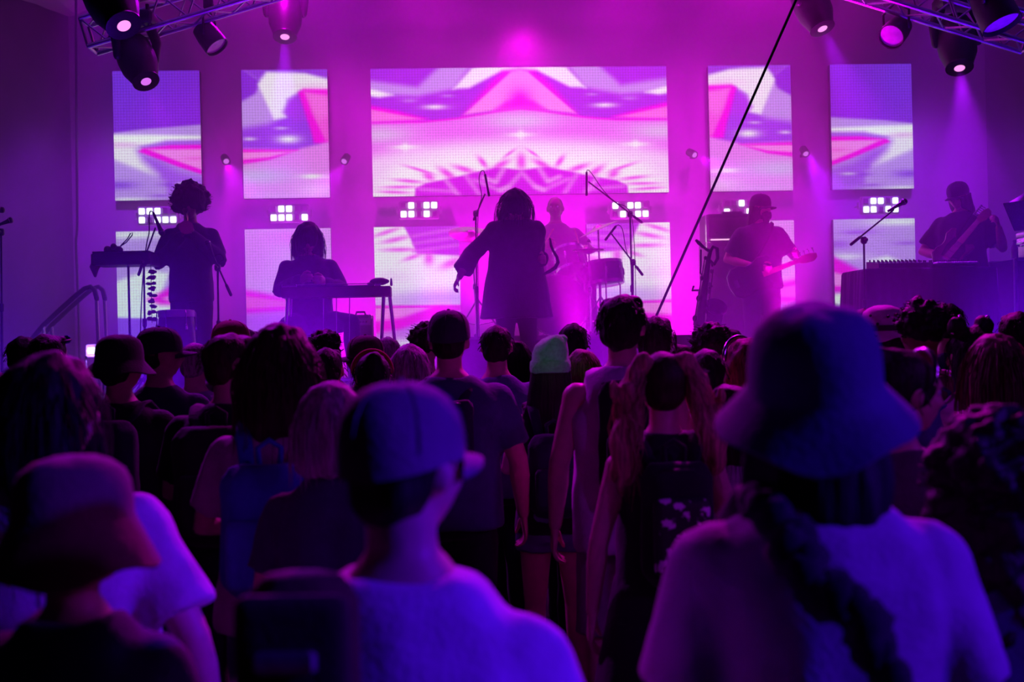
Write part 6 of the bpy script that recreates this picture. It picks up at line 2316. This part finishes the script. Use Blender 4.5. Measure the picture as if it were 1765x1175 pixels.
# --- farther rows, left to right
fp = [
    ('man with a dark crop at the far left edge of the crowd', 40, 578, 6.6, ps('m', 1.0), None, ('short', 'black'), 4, None, dict(shirt=(T, (.05, .03, .07)))),
    ('man with coloured sunglasses pushed onto short hair, far left', 82, 574, 5.9, ps('m', 1.05, ('fwd', 'fwd'), 20), None, ('short', 'dark'), 4, None, dict(shirt=(T, (.10, .05, .12)), skin='p', hseed=1)),
    ('person in dark clothes cut by the left edge below the microphones', 2, 640, 5.0, ps('f', 1.0, ('phone', 'phone'), 30), None, ('pony', 'dark'), 20, None, dict(shirt=(T, (.06, .03, .08)))),
    ('man in a cap with its brim to the right, plain navy shirt', 274, 562, 5.7, ps('m', 1.1, ('slack', 'slack'), 58), lambda p, M: cap(p, M, (.03, .03, .05)), ('buzz', 'dark'), 4, 'cap', dict(shirt=(T, (.03, .03, .08)))),
    ('grey cropped person in a pale blue shirt behind the turned man', 336, 590, 6.2, ps('m', 1.0, ('fwd', 'fwd'), 12), None, ('buzz', 'grey'), 4, None, dict(shirt=(T, (.35, .35, .5)), skin='p')),
    ('person in a maroon cap with its brim to the left', 398, 551, 6.4, ps('m', 1.0, ('down', 'down'), -58), lambda p, M: cap(p, M, (.22, .03, .05)), ('short', 'dark'), 0, 'cap', dict(shirt=(T, CHAR))),
    ('dark head just right of the maroon cap', 428, 566, 7.0, ps('m', 1.0), None, ('short', 'black'), 0, None, dict(shirt=(T, NAVY), hseed=1)),
    ('curly haired person below the pedal steel guitar', 561, 564, 6.7, ps('m', 1.0, ('fwd', 'fwd'), 18), None, ('curls', 'dark'), 4, None, dict(shirt=(T, CHAR), hseed=1, hscale=.88)),
    ('person with short black hair right of the dark shoulder hair', 563, 597, 5.6, ps('m', 1.0, ('down', 'down'), 10), None, ('short', 'black'), 0, None, dict(shirt=(T, BLK), hseed=1)),
    ('person in a dark cap with its brim to the left, below the small amplifier', 630, 576, 6.4, ps('m', 1.05, ('down', 'down'), -62), lambda p, M: cap(p, M, (.06, .02, .03)), ('mid', 'dark'), 0, 'cap', dict(shirt=(T, CHAR))),
    ('person with a red hair band in front of the dark cap', 642, 604, 5.4, ps('f', 1.0, ('fwd', 'fwd'), -8), None, ('bun', 'black'), 0, None, dict(shirt=(T, (.10, .02, .04)))),
    ('grey haired head below the right legs of the pedal steel', 668, 579, 7.4, ps('f', 1.0), None, ('short', 'grey'), 0, None, dict(shirt=(T, GRY), hseed=2)),
    ('grey curly head left of the man in the dark cap', 706, 590, 6.0, ps('f', 1.0, ('down', 'down'), 10), None, ('wavy', 'grey'), 0, None, dict(shirt=(T, GRY), hseed=1)),
    ('frizzy brown head half hidden behind the man in the dark cap', 735, 556, 7.2, ps('f', 1.0, ('fwd', 'fwd')), None, ('curls', 'brown'), 0, None, dict(shirt=(T, CHAR), hseed=1)),
    ('man with a short dark crop and red neck light, left of the beanie', 855, 559, 6.3, ps('m', 1.08, ('down', 'down'), 10), None, ('short', 'dark'), 0, None, dict(shirt=(T, (.12, .10, .30)), hseed=1, skin='l')),
    ('narrow dark head between the cropped man and the beanie', 888, 585, 7.4, ps('f', 1.0), None, ('long', 'dark'), 0, None, dict(shirt=(T, NAVY))),
    ('round black head right above the green beanie', 987, 555, 6.8, ps('m', 1.0), None, ('short', 'black'), 0, None, dict(shirt=(T, CHAR), skin='b', hseed=1)),
    ('light brown haired person between beanie and the tall man', 1003, 600, 6.2, ps('f', 1.0, ('fwd', 'fwd'), 10), None, ('bob', 'lbrown'), 0, None, dict(shirt=(T, GRY))),
    ('broad dark head at the foot of the slanting rope', 1126, 542, 5.6, ps('m', 1.1, ('fwd', 'fwd'), 10, 0, 1.05), None, ('side', 'dark'), 0, None, dict(shirt=(T, CHAR), hseed=1)),
    ('person with bushy dark hair below the baritone saxophone', 1224, 552, 5.7, ps('m', 1.0, ('down', 'down'), 14), None, ('curls', 'dark'), 0, None, dict(shirt=(T, CHAR), hseed=1, hscale=.9)),
    ('small dark head behind the bushy hair', 1258, 566, 7.6, ps('f', 1.0), None, ('mid', 'black'), 0, None, dict(shirt=(T, NAVY))),
    ('woman with a dark ponytail and a white printed shirt', 1216, 600, 5.0, ps('f', 1.0, ('down', 'down'), 10), None, ('pony', 'dark'), 0, None, dict(shirt=(T, (.62, .58, .62)), legs=('shorts', BLK))),
    ('reddish haired woman in a sequin headband left of the big bucket hat', 1282, 580, 5.3, ps('f', 1.0, ('fwd', 'fwd'), -24), None, ('wavy', 'red'), 0, None, dict(shirt=(T, (.45, .35, .4)), skin='p', hseed=1)),
    ('low brown head below the blonde and the rope, hardly showing', 1172, 592, 6.9, ps('f', 1.0), None, ('bob', 'brown'), 0, None, dict(shirt=(T, CHAR))),
    ('dark head peeking out above the big bucket hat', 1425, 529, 6.4, ps('m', 1.0), None, ('short', 'black'), 0, None, dict(shirt=(T, CHAR), hseed=1)),
    ('dark head left of the pale dotted hat', 1482, 531, 6.0, ps('m', 1.0, ('fwd', 'fwd')), None, ('short', 'dark'), 0, None, dict(shirt=(T, CHAR), hseed=1)),
    ('small dark head right behind the round black hair', 1632, 522, 6.9, ps('m', 1.0), None, ('short', 'dark'), 0, None, dict(shirt=(T, NAVY), hseed=1)),
    ('black head at the right edge below the road case', 1750, 535, 5.6, ps('m', 1.1, ('down', 'down'), 10), None, ('short', 'black'), 0, None, dict(shirt=(T, CHAR), hseed=1)),
    ('bare armed person hidden between blonde hair and big bucket hat', 1255, 660, 4.2, ps('f', 1.0, ('down', 'down'), -8), None, ('mid', 'dark'), 0, None, dict(shirt=(T, (.30, .24, .32)), legs=('shorts', CHAR))),
]
for lab, px, py, d, P, hat, hair, face, hk, kw in fp:
    kw.setdefault('legs', ('long', BLK))
    t, P = fan(lab, px, py, d, P, hat, hair, face, hk, **kw)
    if lab.startswith('man with coloured sunglasses'):
        for s in (-1, 1):
            o = MB().ball((s * .035, .088, .088), (.030, .010, .022), 12, 8).build('sunglass_lens', mat('mirror_lens', (.7, .15, .1) if s < 0 else (.1, .2, .8), .1, .6), t, 180)
            o.matrix_local = P.MH
        o = MB().tube([(-.09, -.01, .075), (-.072, .08, .088), (0, .098, .092), (.072, .08, .088), (.09, -.01, .075)], .005, 6).build('sunglass_frame', M_BLACK, t, 180)
        o.matrix_local = P.MH
    if 'hair band' in lab or 'sequin headband' in lab:
        o = MB().tube([(.098 * math.cos(a), .02 + .010 * math.sin(a), .025 + .106 * math.sin(a)) for a in [PI * k / 16 for k in range(17)]], .011, 8, round_ends=True).build('headband', cloth((.4, .02, .03)) if 'red hair' in lab else M_CHROME, t, 180)
        o.matrix_local = P.MH

# --- things carried by the nearest people
t, P = OWN8
backpack(t, P, (.02, .02, .05), 'small dark backpack strapped on the man in the navy shirt', .22, .30, .08, 1.25, loop=False)
t, P = OWN3
bag = bpy.data.objects.new('shoulder_bag', None)
COL.objects.link(bag)
bag.location, bag.rotation_euler, bag.scale = t.location, t.rotation_euler, t.scale
tag(bag, 'dark reddish bag with a pale buckle on the left shoulder of the man in blue', 'bag')
mb = MB().box((-.115, -.20, 1.35), (.16, .10, .34), bev=.035)
link('bag', remesh(mb, .012, 3, .5, .6), cloth((.10, .02, .025)), bag)
mb = MB().box((-.115, -.262, 1.40), (.165, .03, .20), bev=.013)
link('flap', remesh(mb, .010, 2, .5, .6), cloth((.06, .02, .025)), bag)
MB().box((-.12, -.285, 1.415), (.085, .014, .03), bev=.005).build('buckle', M_ALU, bag)
MB().tube([(-.115, -.20, 1.50), (-.125, -.12, 1.485), (-.135, -.03, 1.475), (-.15, .06, 1.44), (-.18, .14, 1.40), (-.19, .16, 1.28), (-.22, .08, 1.16), (-.21, -.14, 1.18)], .03, 8, .3).build('strap', cloth((.03, .015, .02)), bag, 180)
t, P = OWN5
bag = bpy.data.objects.new('crossbody_strap', None)
COL.objects.link(bag)
bag.location, bag.rotation_euler, bag.scale = t.location, t.rotation_euler, t.scale
tag(bag, 'black knotted strap slung across the back of the person in the droopy hat', 'strap')
pts = [Vector(p) for p in ((-.115, .10, 1.44), (-.105, .0, 1.495), (-.095, -.09, 1.475), (-.06, -.165, 1.40), (.0, -.205, 1.33), (.06, -.21, 1.22), (.13, -.20, 1.10), (.20, -.15, .98))]
MB().tube(pts, .030, 10, .45).build('strap', cloth(BLK), bag, 180)
rnd = random.Random(3)
for k in range(16):
    u = 1.6 + k * .22
    i = min(6, int(u))
    p = pts[i].lerp(pts[i + 1], u - i)
    o = MB().ball(p + Vector((rnd.uniform(-.018, .018), -.012, rnd.uniform(-.012, .012))), rnd.uniform(.026, .04), 9, 7, bumpy=.35, freq=5, seed=k).build('knot', cloth(BLK), bag, 180)
